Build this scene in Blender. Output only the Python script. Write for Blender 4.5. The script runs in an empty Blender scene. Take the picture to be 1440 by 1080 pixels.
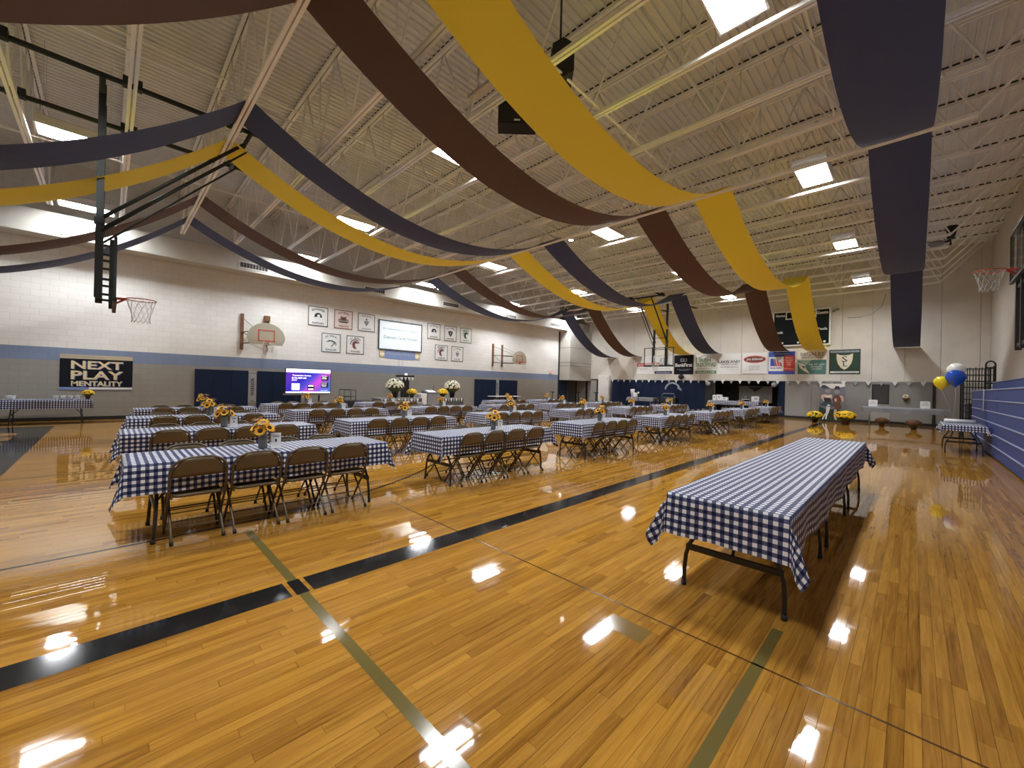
import bpy, math, random
from mathutils import Matrix, Vector
random.seed(7)
PI = math.pi
scene = bpy.context.scene
COL = scene.collection

# ------------------------------------------------------------------ camera
F_PX, CAM_H = 566.64, 1.53
YAW, PIT, ROL = (math.radians(a) for a in (44.97, 0.119, 1.356))

def _cam(x, y, z):
    c, s = math.cos(PIT), math.sin(PIT); y2 = c*y + s*z; z2 = -s*y + c*z
    c, s = math.cos(ROL), math.sin(ROL); return Vector((c*x - s*y2, s*x + c*y2, z2))
_B = _cam(-math.cos(YAW), 0, math.sin(YAW)); _A = _cam(math.sin(YAW), 0, math.cos(YAW)); _U = _cam(0, -1, 0)
ROWS = [-_B, _A, _U]                                   # world axes in camera coordinates
def proj(p):
    d = Vector(p) - Vector((0, 0, CAM_H))
    c = [sum(ROWS[k][i]*d[k] for k in range(3)) for i in range(3)]
    return (720 + F_PX*c[0]/c[2], 540 + F_PX*c[1]/c[2], c[2]) if c[2] > 0.05 else (0, 0, -1)
cam_data = bpy.data.cameras.new('camera'); cam = bpy.data.objects.new('camera', cam_data); COL.objects.link(cam)
right = Vector([ROWS[k][0] for k in range(3)]); down = Vector([ROWS[k][1] for k in range(3)]); fwd = Vector([ROWS[k][2] for k in range(3)])
cam.matrix_world = Matrix(((right.x, -down.x, -fwd.x, 0), (right.y, -down.y, -fwd.y, 0), (right.z, -down.z, -fwd.z, CAM_H), (0, 0, 0, 1)))
cam_data.sensor_width = 36; cam_data.lens = F_PX/1440*36; cam_data.clip_start = 0.05; cam_data.clip_end = 200
scene.camera = cam

# ------------------------------------------------------------------ world, exposure, lamp strength
world = bpy.data.worlds.new('world'); scene.world = world; world.use_nodes = True
world.node_tree.nodes['Background'].inputs[0].default_value = (0.05, 0.05, 0.05, 1)
vs = scene.view_settings
vs.view_transform = 'Standard'; vs.look = 'None'; vs.gamma = 1; vs.use_curve_mapping = False; vs.exposure = 0.0
LAMP = 118.0                                            # radiance of the ceiling light diffusers

# ------------------------------------------------------------------ room dimensions (metres)
XL, XR, YB, YF = -19.8, 2.39, -4.6, 27.9
ZD, ZC = 8.48, 6.65                                    # underside of deck, bottom chord of joists

# ------------------------------------------------------------------ materials
MATS = {}
def mat(name, col, rough=0.6, metal=0.0, emit=None, estr=0.0, spec=0.5, trans=0.0, alpha=1.0, noise=0.0, nscale=8.0, bump=0.0, bscale=60.0):
    if name in MATS: return MATS[name]
    m = bpy.data.materials.new(name); m.use_nodes = True
    nt = m.node_tree; b = nt.nodes['Principled BSDF']
    c = tuple(col) + (1,)
    b.inputs['Base Color'].default_value = c; b.inputs['Roughness'].default_value = rough
    b.inputs['Metallic'].default_value = metal; b.inputs['Specular IOR Level'].default_value = spec
    b.inputs['Transmission Weight'].default_value = trans; b.inputs['Alpha'].default_value = alpha
    if emit: b.inputs['Emission Color'].default_value = tuple(emit)+(1,); b.inputs['Emission Strength'].default_value = estr
    if noise or bump:
        tc = nt.nodes.new('ShaderNodeTexCoord')
        if noise:
            n = nt.nodes.new('ShaderNodeTexNoise'); n.inputs['Scale'].default_value = nscale; n.inputs['Detail'].default_value = 5
            nt.links.new(tc.outputs['Object'], n.inputs['Vector'])
            r = nt.nodes.new('ShaderNodeMapRange'); r.inputs['From Min'].default_value = .3; r.inputs['From Max'].default_value = .7
            r.inputs['To Min'].default_value = 1-noise; r.inputs['To Max'].default_value = 1+noise
            nt.links.new(n.outputs['Fac'], r.inputs['Value'])
            mx = nt.nodes.new('ShaderNodeVectorMath'); mx.operation = 'SCALE'; mx.inputs[0].default_value = col
            nt.links.new(r.outputs['Result'], mx.inputs['Scale']); nt.links.new(mx.outputs[0], b.inputs['Base Color'])
        if bump:
            n2 = nt.nodes.new('ShaderNodeTexNoise'); n2.inputs['Scale'].default_value = bscale
            nt.links.new(tc.outputs['Object'], n2.inputs['Vector'])
            bp = nt.nodes.new('ShaderNodeBump'); bp.inputs['Strength'].default_value = bump; bp.inputs['Distance'].default_value = .01
            nt.links.new(n2.outputs['Fac'], bp.inputs['Height']); nt.links.new(bp.outputs[0], b.inputs['Normal'])
    MATS[name] = m; return m

def N(nt, typ, **kw):
    n = nt.nodes.new(typ)
    for k, v in kw.items():
        if k.startswith('i_'): n.inputs[int(k[2:])].default_value = v
        else: setattr(n, k, v)
    return n

def floor_material():
    m = bpy.data.materials.new('maple_floor'); m.use_nodes = True; nt = m.node_tree; L = nt.links.new
    b = nt.nodes['Principled BSDF']
    at = N(nt, 'ShaderNodeAttribute', attribute_name='rnd')
    sep = N(nt, 'ShaderNodeSeparateColor'); L(at.outputs['Color'], sep.inputs[0])
    geo = N(nt, 'ShaderNodeNewGeometry')
    mp = N(nt, 'ShaderNodeVectorMath', operation='MULTIPLY'); mp.inputs[1].default_value = (34, 1.6, 1); L(geo.outputs['Position'], mp.inputs[0])
    off = N(nt, 'ShaderNodeVectorMath', operation='MULTIPLY_ADD'); off.inputs[1].default_value = (90, 70, 50)
    L(at.outputs['Color'], off.inputs[0]); L(mp.outputs[0], off.inputs[2])
    gr = N(nt, 'ShaderNodeTexNoise'); gr.inputs['Scale'].default_value = 1.0; gr.inputs['Detail'].default_value = 6; gr.inputs['Roughness'].default_value = .62; gr.inputs['Distortion'].default_value = 1.2
    L(off.outputs[0], gr.inputs['Vector'])
    ramp = N(nt, 'ShaderNodeValToRGB'); e = ramp.color_ramp.elements
    e[0].position = 0.0; e[0].color = (0.095, 0.036, 0.008, 1)
    e[1].position = 1.0; e[1].color = (0.49, 0.245, 0.040, 1)
    e2 = ramp.color_ramp.elements.new(.3); e2.color = (0.27, 0.118, 0.018, 1)
    t1 = N(nt, 'ShaderNodeMath', operation='MULTIPLY_ADD', i_1=0.46, i_2=0.06); L(sep.outputs[0], t1.inputs[0])
    t2 = N(nt, 'ShaderNodeMath', operation='MULTIPLY_ADD', i_1=1.6, i_2=-0.47); L(gr.outputs['Fac'], t2.inputs[0])
    t3 = N(nt, 'ShaderNodeMath', operation='ADD', use_clamp=True); L(t1.outputs[0], t3.inputs[0]); L(t2.outputs[0], t3.inputs[1])
    L(t3.outputs[0], ramp.inputs[0]); L(ramp.outputs[0], b.inputs['Base Color'])
    b.inputs['Roughness'].default_value = 0.04; b.inputs['Specular IOR Level'].default_value = 0.6
    # every board lies a hair out of level; the finish is slightly wavy
    sub = N(nt, 'ShaderNodeVectorMath', operation='SUBTRACT'); sub.inputs[1].default_value = (.5, .5, .5); L(at.outputs['Color'], sub.inputs[0])
    sc = N(nt, 'ShaderNodeVectorMath', operation='MULTIPLY'); sc.inputs[1].default_value = (.010, .004, 0); L(sub.outputs[0], sc.inputs[0])
    wv = N(nt, 'ShaderNodeTexNoise'); wv.inputs['Scale'].default_value = 3.2; wv.inputs['Detail'].default_value = 3; L(geo.outputs['Position'], wv.inputs['Vector'])
    ws = N(nt, 'ShaderNodeVectorMath', operation='SUBTRACT'); ws.inputs[1].default_value = (.5, .5, .5); L(wv.outputs['Color'], ws.inputs[0])
    wm = N(nt, 'ShaderNodeVectorMath', operation='MULTIPLY'); wm.inputs[1].default_value = (.011, .011, 0); L(ws.outputs[0], wm.inputs[0])
    a1 = N(nt, 'ShaderNodeVectorMath', operation='ADD'); L(sc.outputs[0], a1.inputs[0]); L(wm.outputs[0], a1.inputs[1])
    a2 = N(nt, 'ShaderNodeVectorMath', operation='ADD'); L(geo.outputs['Normal'], a2.inputs[0]); L(a1.outputs[0], a2.inputs[1])
    a3 = N(nt, 'ShaderNodeVectorMath', operation='NORMALIZE'); L(a2.outputs[0], a3.inputs[0]); L(a3.outputs[0], b.inputs['Normal'])
    MATS['maple_floor'] = m; return m

def block_material(name, bands, w=.40, h=.20, plane='YZ', mort=.006):
    """painted concrete block: bands = [(z_from, colour), ...] in rising order"""
    m = bpy.data.materials.new(name); m.use_nodes = True; nt = m.node_tree; L = nt.links.new
    b = nt.nodes['Principled BSDF']; b.inputs['Roughness'].default_value = .55
    geo = N(nt, 'ShaderNodeNewGeometry'); s = N(nt, 'ShaderNodeSeparateXYZ'); L(geo.outputs['Position'], s.inputs[0])
    c = N(nt, 'ShaderNodeCombineXYZ'); L(s.outputs['Y' if plane == 'YZ' else 'X'], c.inputs[0]); L(s.outputs['Z'], c.inputs[1])
    br = N(nt, 'ShaderNodeTexBrick'); L(c.outputs[0], br.inputs['Vector'])
    br.inputs['Scale'].default_value = 1; br.inputs['Brick Width'].default_value = w; br.inputs['Row Height'].default_value = h
    br.inputs['Mortar Size'].default_value = mort; br.inputs['Mortar Smooth'].default_value = .5; br.inputs['Bias'].default_value = 0
    br.inputs['Color1'].default_value = (1, 1, 1, 1); br.inputs['Color2'].default_value = (.95, .95, .95, 1); br.inputs['Mortar'].default_value = (.80, .80, .80, 1)
    cur = None
    for z0, col in bands:
        if cur is None:
            cur = N(nt, 'ShaderNodeRGB'); cur.outputs[0].default_value = tuple(col)+(1,); out = cur.outputs[0]; continue
        g = N(nt, 'ShaderNodeMath', operation='GREATER_THAN', i_1=z0); L(s.outputs['Z'], g.inputs[0])
        mx = N(nt, 'ShaderNodeMix', data_type='RGBA'); L(g.outputs[0], mx.inputs['Factor']); L(out, mx.inputs['A']); mx.inputs['B'].default_value = tuple(col)+(1,)
        out = mx.outputs['Result']
    nz = N(nt, 'ShaderNodeTexNoise'); nz.inputs['Scale'].default_value = 1.3; nz.inputs['Detail'].default_value = 6; L(geo.outputs['Position'], nz.inputs['Vector'])
    mr = N(nt, 'ShaderNodeMapRange'); mr.inputs['To Min'].default_value = .92; mr.inputs['To Max'].default_value = 1.05; L(nz.outputs['Fac'], mr.inputs[0])
    v = N(nt, 'ShaderNodeVectorMath', operation='MULTIPLY'); L(out, v.inputs[0]); L(br.outputs['Color'], v.inputs[1])
    v2 = N(nt, 'ShaderNodeVectorMath', operation='SCALE'); L(v.outputs[0], v2.inputs[0]); L(mr.outputs[0], v2.inputs['Scale']); L(v2.outputs[0], b.inputs['Base Color'])
    bp = N(nt, 'ShaderNodeBump'); bp.inputs['Strength'].default_value = .35; bp.inputs['Distance'].default_value = .006; L(br.outputs['Fac'], bp.inputs['Height']); bp.invert = True
    L(bp.outputs[0], b.inputs['Normal'])
    MATS[name] = m; return m

def gingham(name, white, mid, dark, per):
    m = bpy.data.materials.new(name); m.use_nodes = True; nt = m.node_tree; L = nt.links.new
    b = nt.nodes['Principled BSDF']; b.inputs['Roughness'].default_value = .5; b.inputs['Specular IOR Level'].default_value = .2
    uv = N(nt, 'ShaderNodeUVMap'); s = N(nt, 'ShaderNodeSeparateXYZ'); L(uv.outputs[0], s.inputs[0])
    st = []
    for ax in 'XY':
        d = N(nt, 'ShaderNodeMath', operation='DIVIDE', i_1=per); L(s.outputs[ax], d.inputs[0])
        fr = N(nt, 'ShaderNodeMath', operation='FRACT'); L(d.outputs[0], fr.inputs[0])
        g = N(nt, 'ShaderNodeMath', operation='GREATER_THAN', i_1=.5); L(fr.outputs[0], g.inputs[0]); st.append(g)
    add = N(nt, 'ShaderNodeMath', operation='ADD'); L(st[0].outputs[0], add.inputs[0]); L(st[1].outputs[0], add.inputs[1])
    hv = N(nt, 'ShaderNodeMath', operation='MULTIPLY', i_1=.5); L(add.outputs[0], hv.inputs[0])
    rp = N(nt, 'ShaderNodeValToRGB'); rp.color_ramp.interpolation = 'CONSTANT'; e = rp.color_ramp.elements
    e[0].position = 0; e[0].color = tuple(white)+(1,); e[1].position = .4; e[1].color = tuple(mid)+(1,)
    e3 = rp.color_ramp.elements.new(.8); e3.color = tuple(dark)+(1,)
    L(hv.outputs[0], rp.inputs[0]); L(rp.outputs[0], b.inputs['Base Color'])
    MATS[name] = m; return m

def screen_material():
    m = bpy.data.materials.new('auction_screen'); m.use_nodes = True; nt = m.node_tree; L = nt.links.new
    b = nt.nodes['Principled BSDF']; b.inputs['Base Color'].default_value = (.01, .01, .02, 1); b.inputs['Roughness'].default_value = .3
    tc = N(nt, 'ShaderNodeTexCoord'); s = N(nt, 'ShaderNodeSeparateXYZ'); L(tc.outputs['Generated'], s.inputs[0])
    a = N(nt, 'ShaderNodeMath', operation='MULTIPLY_ADD', i_1=-.55, i_2=.25); L(s.outputs['Y'], a.inputs[0])
    t = N(nt, 'ShaderNodeMath', operation='ADD'); L(s.outputs['X'], t.inputs[0]); L(a.outputs[0], t.inputs[1])
    rp = N(nt, 'ShaderNodeValToRGB'); e = rp.color_ramp.elements
    e[0].position = .0; e[0].color = (.12, .03, .55, 1); e[1].position = 1; e[1].color = (.10, .18, .75, 1)
    for p, c in ((.28, (.02, .02, .55, 1)), (.5, (.10, .08, .75, 1)), (.72, (.80, .08, .80, 1)), (.85, (.35, .10, .75, 1))):
        k = rp.color_ramp.elements.new(p); k.color = c
    L(t.outputs[0], rp.inputs[0]); L(rp.outputs[0], b.inputs['Emission Color']); b.inputs['Emission Strength'].default_value = 1.0
    MATS['auction_screen'] = m; return m

WHITE = (.80, .76, .70)
mat('deck_paint', (.76, .77, .76), .6, noise=.08, nscale=.8)
mat('joist_paint', (.88, .87, .83), .5)
mat('soffit_paint', (.50, .48, .43), .6, noise=.04, nscale=1.5)
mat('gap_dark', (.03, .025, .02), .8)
mat('seam_dark', (.05, .025, .01), .5)
mat('navy_fabric', (.043, .056, .135), .75, bump=.15, bscale=90)
mat('brown_fabric', (.095, .050, .036), .8, bump=.15, bscale=90)
mat('yellow_fabric', (.86, .70, .055), .75, bump=.12, bscale=90)
mat('lamp_on', (.9, .9, .9), .5, emit=(.93, .965, 1.0), estr=LAMP)
mat('small_lamp_on', (.9, .9, .9), .5, emit=(1.0, .95, .88), estr=14)
mat('white_metal', (.75, .73, .70), .4)
mat('black_metal', (.012, .013, .013), .4)
mat('green_black_metal', (.010, .015, .013), .55)
mat('black_plastic', (.012, .012, .013), .5)
mat('rim_orange', (.50, .055, .02), .4)
mat('net_white', (.72, .70, .66), .8)
mat('glass', (.9, .97, .95), .03, trans=1.0, alpha=.25)
mat('brown_wood', (.17, .075, .03), .5, noise=.25, nscale=12)
mat('fan_board', (.50, .47, .36), .5)
mat('target_red', (.62, .09, .04), .5)
mat('chair_paint', (.105, .075, .040), .38, metal=.25)
mat('chair_panel', (.120, .086, .046), .36, metal=.2)
mat('rubber', (.02, .02, .02), .8)
mat('table_top', (.55, .54, .52), .5)
mat('table_leg', (.022, .020, .018), .4)
mat('paper_white', (.82, .82, .82), .6)
mat('ink_black', (.02, .02, .025), .6)
mat('ink_grey', (.25, .25, .25), .6)
mat('tin_grey', (.20, .21, .20), .35, metal=.6)
mat('petal_yellow', (.86, .45, .03), .6)
mat('petal_pale', (.72, .50, .22), .6)
mat('petal_mauve', (.40, .22, .16), .7)
mat('flower_eye', (.045, .018, .006), .9)
mat('leaf_green', (.045, .075, .018), .7)
mat('stem_green', (.07, .11, .03), .7)
mat('mum_yellow', (.85, .52, .01), .7)
mat('mum_white', (.74, .70, .52), .7)
mat('mum_rust', (.13, .045, .012), .7)
mat('pot_black', (.015, .014, .013), .5)
mat('pot_brown', (.10, .055, .025), .6)
mat('pad_navy', (.006, .015, .045), .6, spec=.2)
mat('pad_grey', (.26, .25, .235), .6)
mat('panel_beige', (.66, .615, .545), .65, noise=.07, nscale=1.2)
mat('door_grey', (.34, .325, .30), .5)
mat('frame_black', (.015, .015, .015), .45)
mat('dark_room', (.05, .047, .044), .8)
mat('baseboard_black', (.012, .011, .010), .5)
mat('bleacher_navy', (.018, .042, .175), .55, bump=.1, bscale=40)
mat('bleacher_edge', (.30, .34, .52), .35)
mat('bleacher_side', (.035, .045, .09), .5)
mat('line_black', (.010, .011, .012), .10)
mat('line_green', (.135, .105, .030), .12)
mat('patch_olive', (.19, .115, .030), .12)
mat('line_brown', (.085, .040, .012), .15)
mat('line_wood', (.36, .19, .06), .15)
mat('balloon_blue', (.012, .075, .45), .12)
mat('balloon_white', (.85, .83, .78), .15)
mat('balloon_yellow', (.85, .68, .02), .15)
mat('ribbon_grey', (.45, .45, .42), .5)
mat('cloth_grey', (.22, .22, .24), .8)
mat('cloth_dark', (.075, .075, .085), .8)
mat('white_cloth', (.72, .71, .70), .7)
mat('sign_white', (.78, .78, .76), .5)
mat('sign_tan', (.50, .43, .30), .6)
mat('letter_tan', (.72, .58, .34), .6)
mat('letter_blue', (.20, .27, .50), .6)
mat('sign_black', (.008, .009, .015), .7, spec=.15)
mat('sign_navy', (.025, .035, .12), .5)
mat('sign_red', (.55, .045, .035), .5)
mat('sign_maroon', (.16, .05, .04), .5)
mat('sign_pink', (.74, .62, .58), .5)
mat('sign_green', (.06, .20, .05), .5)
mat('sign_pine', (.012, .045, .025), .5)
mat('sign_teal', (.06, .16, .13), .5)
mat('sign_sage', (.24, .33, .25), .5)
mat('sign_cream', (.80, .74, .58), .5)
mat('sign_royal', (.03, .07, .40), .5)
mat('banner_blue', (.20, .27, .50), .6)
mat('gold', (.60, .45, .16), .5)
mat('projected', (.70, .75, .76), .6, emit=(.80, .95, 1.0), estr=.28)
mat('projected_text', (.35, .45, .46), .6, emit=(.5, .7, .7), estr=.12)
mat('led_white', (.9, .9, .9), .4, emit=(1, .95, 1), estr=1.4)
mat('led_dark', (.02, .02, .05), .4)
mat('skin_print', (.62, .42, .32), .7)
mat('print_blue', (.035, .07, .09), .7)
mat('print_black', (.03, .022, .03), .7)
mat('print_brown', (.13, .06, .03), .7)
mat('print_white', (.70, .68, .68), .7)
mat('print_green', (.018, .032, .016), .7)
mat('print_grey', (.30, .27, .25), .7)
mat('print_lilac', (.16, .16, .20), .7)
mat('red_letter', (.75, .10, .06), .5, emit=(1, .15, .08), estr=.6)
mat('board_black', (.008, .010, .012), .7, spec=.12)
mat('steel', (.45, .45, .44), .3, metal=.8)
mat('silver_print', (.36, .38, .40), .5)
floor_material(); screen_material()
block_material('block_left', [(0, (.30, .285, .255)), (1.98, (.20, .255, .385)), (2.40, (.81, .79, .75))])
block_material('block_right', [(0, (.62, .58, .52))])
block_material('block_back', [(0, (.30, .285, .255)), (2.1, (.66, .62, .55))], plane='XZ')
gingham('gingham_blue', (.82, .82, .84), (.085, .10, .19), (.010, .014, .060), .057)

# ------------------------------------------------------------------ mesh helpers
class MB:
    def __init__(s): s.v = []; s.f = []; s.sm = []
    def add(s, vs_, fs, smooth=False):
        o = len(s.v); s.v += [tuple(p) for p in vs_]
        for f in fs: s.f.append(tuple(i+o for i in f)); s.sm.append(smooth)
        return s
    def box(s, x0, x1, y0, y1, z0, z1, bev=0.0):
        if bev:
            b = bev
            for (A, Bq) in (((x0, x1, y0, y1, z0+b, z1-b), None),): pass
            P = []
            for z, k in ((z0, b), (z0+b, 0), (z1-b, 0), (z1, b)):
                P += [(x0+k, y0+k, z), (x1-k, y0+k, z), (x1-k, y1-k, z), (x0+k, y1-k, z)]
            fs = [(3, 2, 1, 0), (12, 13, 14, 15)]
            for r in range(3):
                for i in range(4):
                    j = (i+1) % 4; fs.append((r*4+i, r*4+j, r*4+4+j, r*4+4+i))
            return s.add(P, fs)
        return s.add([(x0, y0, z0), (x1, y0, z0), (x1, y1, z0), (x0, y1, z0), (x0, y0, z1), (x1, y0, z1), (x1, y1, z1), (x0, y1, z1)],
                     [(3, 2, 1, 0), (4, 5, 6, 7), (0, 1, 5, 4), (1, 2, 6, 5), (2, 3, 7, 6), (3, 0, 4, 7)])
    def tube(s, pts, r, n=6, closed=False, flat=1.0):
        pts = [Vector(p) for p in pts]; k = len(pts); rings = []
        rr = r if isinstance(r, (list, tuple)) else [r]*k
        up = None
        for i, p in enumerate(pts):
            if closed: t = pts[(i+1) % k] - pts[i-1]
            else: t = pts[min(i+1, k-1)] - pts[max(i-1, 0)]
            t.normalize()
            if up is None:
                up = Vector((0, 0, 1)) if abs(t.z) < .9 else Vector((1, 0, 0))
            a = t.cross(up)
            if a.length < 1e-5: a = t.cross(Vector((0, 1, 0)))
            a.normalize(); b = a.cross(t).normalized(); up = b
            rings.append([p + a*math.cos(2*PI*j/n)*rr[i] + b*math.sin(2*PI*j/n)*rr[i]*flat for j in range(n)])
        vs_ = [q for R in rings for q in R]; fs = []
        for i in range(k if closed else k-1):
            o0, o1 = i*n, ((i+1) % k)*n
            for j in range(n): fs.append((o0+j, o0+(j+1) % n, o1+(j+1) % n, o1+j))
        s.add(vs_, fs, True)
        if not closed:
            o = len(s.v)-k*n
            s.f.append(tuple(o+j for j in range(n-1, -1, -1))); s.sm.append(False)
            s.f.append(tuple(o+(k-1)*n+j for j in range(n))); s.sm.append(False)
        return s
    def lathe(s, prof, n=16, c=(0, 0, 0), smooth=True, sx=1, sy=1):
        vs_ = []; fs = []
        for r, z in prof:
            for j in range(n):
                a = 2*PI*j/n; vs_.append((c[0]+r*math.cos(a)*sx, c[1]+r*math.sin(a)*sy, c[2]+z))
        for i in range(len(prof)-1):
            for j in range(n): fs.append((i*n+j, i*n+(j+1) % n, (i+1)*n+(j+1) % n, (i+1)*n+j))
        s.add(vs_, fs, smooth)
        o = len(s.v)-len(vs_)
        if prof[0][0] > 1e-4: s.f.append(tuple(o+j for j in range(n-1, -1, -1))); s.sm.append(False)
        if prof[-1][0] > 1e-4: s.f.append(tuple(o+(len(prof)-1)*n+j for j in range(n))); s.sm.append(False)
        return s
    def prism(s, poly, z0, z1):
        """polygon (x,y) pairs, counter-clockwise, extruded along z"""
        n = len(poly); ar = sum(poly[i][0]*poly[(i+1) % n][1]-poly[(i+1) % n][0]*poly[i][1] for i in range(n))
        if ar < 0: poly = poly[::-1]
        vs_ = [(x, y, z0) for x, y in poly] + [(x, y, z1) for x, y in poly]
        fs = [tuple(range(n-1, -1, -1)), tuple(range(n, 2*n))] + [(i, (i+1) % n, n+(i+1) % n, n+i) for i in range(n)]
        return s.add(vs_, fs)
    def ball(s, c, r, nu=10, nv=7, sz=1.0):
        prof = [(max(1e-5, r*math.sin(PI*i/nv)), -r*sz*math.cos(PI*i/nv)) for i in range(nv+1)]
        return s.lathe(prof, nu, c)
    def xf(s, M):
        s.v = [tuple(M @ Vector(p)) for p in s.v]; return s
    def mesh(s, name):
        me = bpy.data.meshes.new(name); me.from_pydata(s.v, [], s.f)
        me.polygons.foreach_set('use_smooth', s.sm); me.update(); return me
    def build(s, name, m, parent=None, loc=(0, 0, 0), rot=(0, 0, 0)):
        return link(name, s.mesh(name), m, parent, loc, rot)

def link(name, me, m, parent=None, loc=(0, 0, 0), rot=(0, 0, 0)):
    if m is not None and not me.materials: me.materials.append(MATS[m])
    o = bpy.data.objects.new(name, me); COL.objects.link(o); o.parent = parent; o.location = loc; o.rotation_euler = rot
    return o
def tag(o, label, cat, group=None):
    o['label'] = label; o['category'] = cat
    if group: o['group'] = group
    elif 'group' in o: del o['group']
    return o
def thing(name, label, cat, loc=(0, 0, 0), rotz=0, group=None):
    o = bpy.data.objects.new(name, None); COL.objects.link(o); o.location = loc; o.rotation_euler = (0, 0, rotz); o.empty_display_size = .1
    return tag(o, label, cat, group)
def struct(o): o['kind'] = 'structure'; return o
def stuff(o): o['kind'] = 'stuff'; return o
def dup(root, loc, rotz=0, label=None, group=None, swap=None):
    def cp(o, par):
        c = o.copy(); COL.objects.link(c); c.parent = par
        for ch in KIDS.get(o, o.children): cp(ch, c)
        return c
    r = cp(root, None); r.location = loc; r.rotation_euler = (0, 0, rotz)
    if label: r['label'] = label
    if group: r['group'] = group
    return r
KIDS = {}
def freeze(o):
    KIDS[o] = list(o.children)
    for c in KIDS[o]: freeze(c)
def arc(cx, cy, r, a0, a1, n): return [(cx+r*math.cos(a0+(a1-a0)*i/n), cy+r*math.sin(a0+(a1-a0)*i/n)) for i in range(n+1)]

_txt = {}
def text_data(string, bold):
    key = (string, bold)
    if key not in _txt:
        cu = bpy.data.curves.new('t', 'FONT'); cu.body = string; cu.resolution_u = 2; cu.space_line = .9
        cu.align_x = 'CENTER'
        if bold: cu.offset = .022
        ob = bpy.data.objects.new('t', cu); 
        me = bpy.data.meshes.new_from_object(ob)
        vs_ = [tuple(v.co) for v in me.vertices]; fs = [tuple(p.vertices) for p in me.polygons]
        bpy.data.objects.remove(ob); bpy.data.curves.remove(cu); bpy.data.meshes.remove(me)
        _txt[key] = (vs_, fs)
    return _txt[key]
def text(parent, string, x, y, w, h, m, z=.012, bold=True, arch=0.0, slant=0.0, name='lettering'):
    """lettering fitted to a box w by h centred on (x, y) of the parent's face"""
    vs_, fs = text_data(string, bold)
    xs = [v[0] for v in vs_]; ys = [v[1] for v in vs_]; x0, x1, y0, y1 = min(xs), max(xs), min(ys), max(ys)
    out = []
    for v in vs_:
        u = (v[0]-x0)/(x1-x0)-.5; t = (v[1]-y0)/(y1-y0)-.5
        out.append((x+u*w+slant*t*h, y+t*h-arch*(u*2)**2, z))
    mb = MB(); mb.add(out, fs); return mb.build(name, m, parent)

ROT_LEFT = Matrix(((0, 0, 1), (1, 0, 0), (0, 1, 0))).to_euler()      # face x -> +Y, y -> +Z, outward -> +X
ROT_FAR = Matrix(((1, 0, 0), (0, 0, -1), (0, 1, 0))).to_euler()      # face x -> +X, y -> +Z, outward -> -Y
def sign(name, label, cat, loc, rot, group=None):
    o = thing(name, label, cat, loc, 0, group); o.rotation_euler = rot; return o
def plate(parent, name, x0, x1, y0, y1, z0, z1, m): return MB().box(x0, x1, y0, y1, z0, z1).build(name, m, parent)
def frame(parent, name, x0, x1, y0, y1, t, z0, z1, m):
    b = MB(); b.box(x0, x1, y0, y0+t, z0, z1).box(x0, x1, y1-t, y1, z0, z1).box(x0, x0+t, y0+t, y1-t, z0, z1).box(x1-t, x1, y0+t, y1-t, z0, z1)
    return b.build(name, m, parent)
def shape(parent, name, poly, z0, z1, m): return MB().prism(poly, z0, z1).build(name, m, parent)

# ================================================================== FLOOR
rf = random.Random(3)
floor = struct(MB().box(XL-.5, XR+.3, YB-.3, YF+2.6, -.12, -.012).build('floor', 'seam_dark'))
PW = .0572; boards = []
ncol = int((XR-XL)/PW)+1
for i in range(ncol):
    x0 = XL+i*PW; y = YB-rf.uniform(0, 1.2)
    while y < YF:
        ln = rf.choice((.35, .5, .65, .8, .95, 1.1, 1.3, 1.6))*rf.uniform(.85, 1.15); y1 = y+ln
        boards.append((x0, max(y, YB), min(y1, YF), (rf.random(), rf.random(), rf.random()))); y = y1
def seen(bd):
    px, py, d = proj((bd[0]+PW/2, (bd[1]+bd[2])/2, 0))
    return d if (d > 0 and -40 < px < 1480 and py < 1120) else 1e6
order = sorted(range(len(boards)), key=lambda i: seen(boards[i]))
near = set(order[:300])
def colour_faces(me, cols):
    a = me.attributes.new('rnd', 'FLOAT_COLOR', 'FACE')
    flat = [q for c in cols for q in (c[0], c[1], c[2], 1.0)]
    a.data.foreach_set('color', flat)
G = .0005
rest = MB(); rc = []
for i, (x0, y0, y1, c) in enumerate(boards):
    if i in near:
        mb = MB().box(x0+G, x0+PW-G, y0+G, y1-G, -.012, 0.0, .0006); me = mb.mesh('floor_board'); colour_faces(me, [c]*len(mb.f))
        link('floor_board', me, 'maple_floor', floor)
    else:
        rest.add([(x0+G, y0+G, 0), (x0+PW-G, y0+G, 0), (x0+PW-G, y1-G, 0), (x0+G, y1-G, 0)], [(0, 1, 2, 3)]); rc.append(c)
me = rest.mesh('floor_boards_beyond'); colour_faces(me, rc); stuff(link('floor_boards_beyond', me, 'maple_floor', floor))

LZ = .0006
def flat_line(name, m, quads, z=LZ):
    b = MB()
    for q in quads: b.add([(x, y, z) for x, y in q], [tuple(range(len(q)))])
    return b.build(name, m, floor)
def rect(x0, x1, y0, y1): return [(x0, y0), (x1, y0), (x1, y1), (x0, y1)]
def band(cx, cy, r0, r1, a0, a1, n):
    o = []
    for i in range(n):
        a, b = a0+(a1-a0)*i/n, a0+(a1-a0)*(i+1)/n
        o.append([(cx+r0*math.cos(a), cy+r0*math.sin(a)), (cx+r1*math.cos(a), cy+r1*math.sin(a)), (cx+r1*math.cos(b), cy+r1*math.sin(b)), (cx+r0*math.cos(b), cy+r0*math.sin(b))])
    return o
CX = -11.0
flat_line('court_line', 'line_black', [rect(-3.33, -3.08, -1.1, .945), rect(-3.33, -3.08, .975, 1.06), rect(-3.33, -3.08, 1.09, 25.1)])
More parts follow.
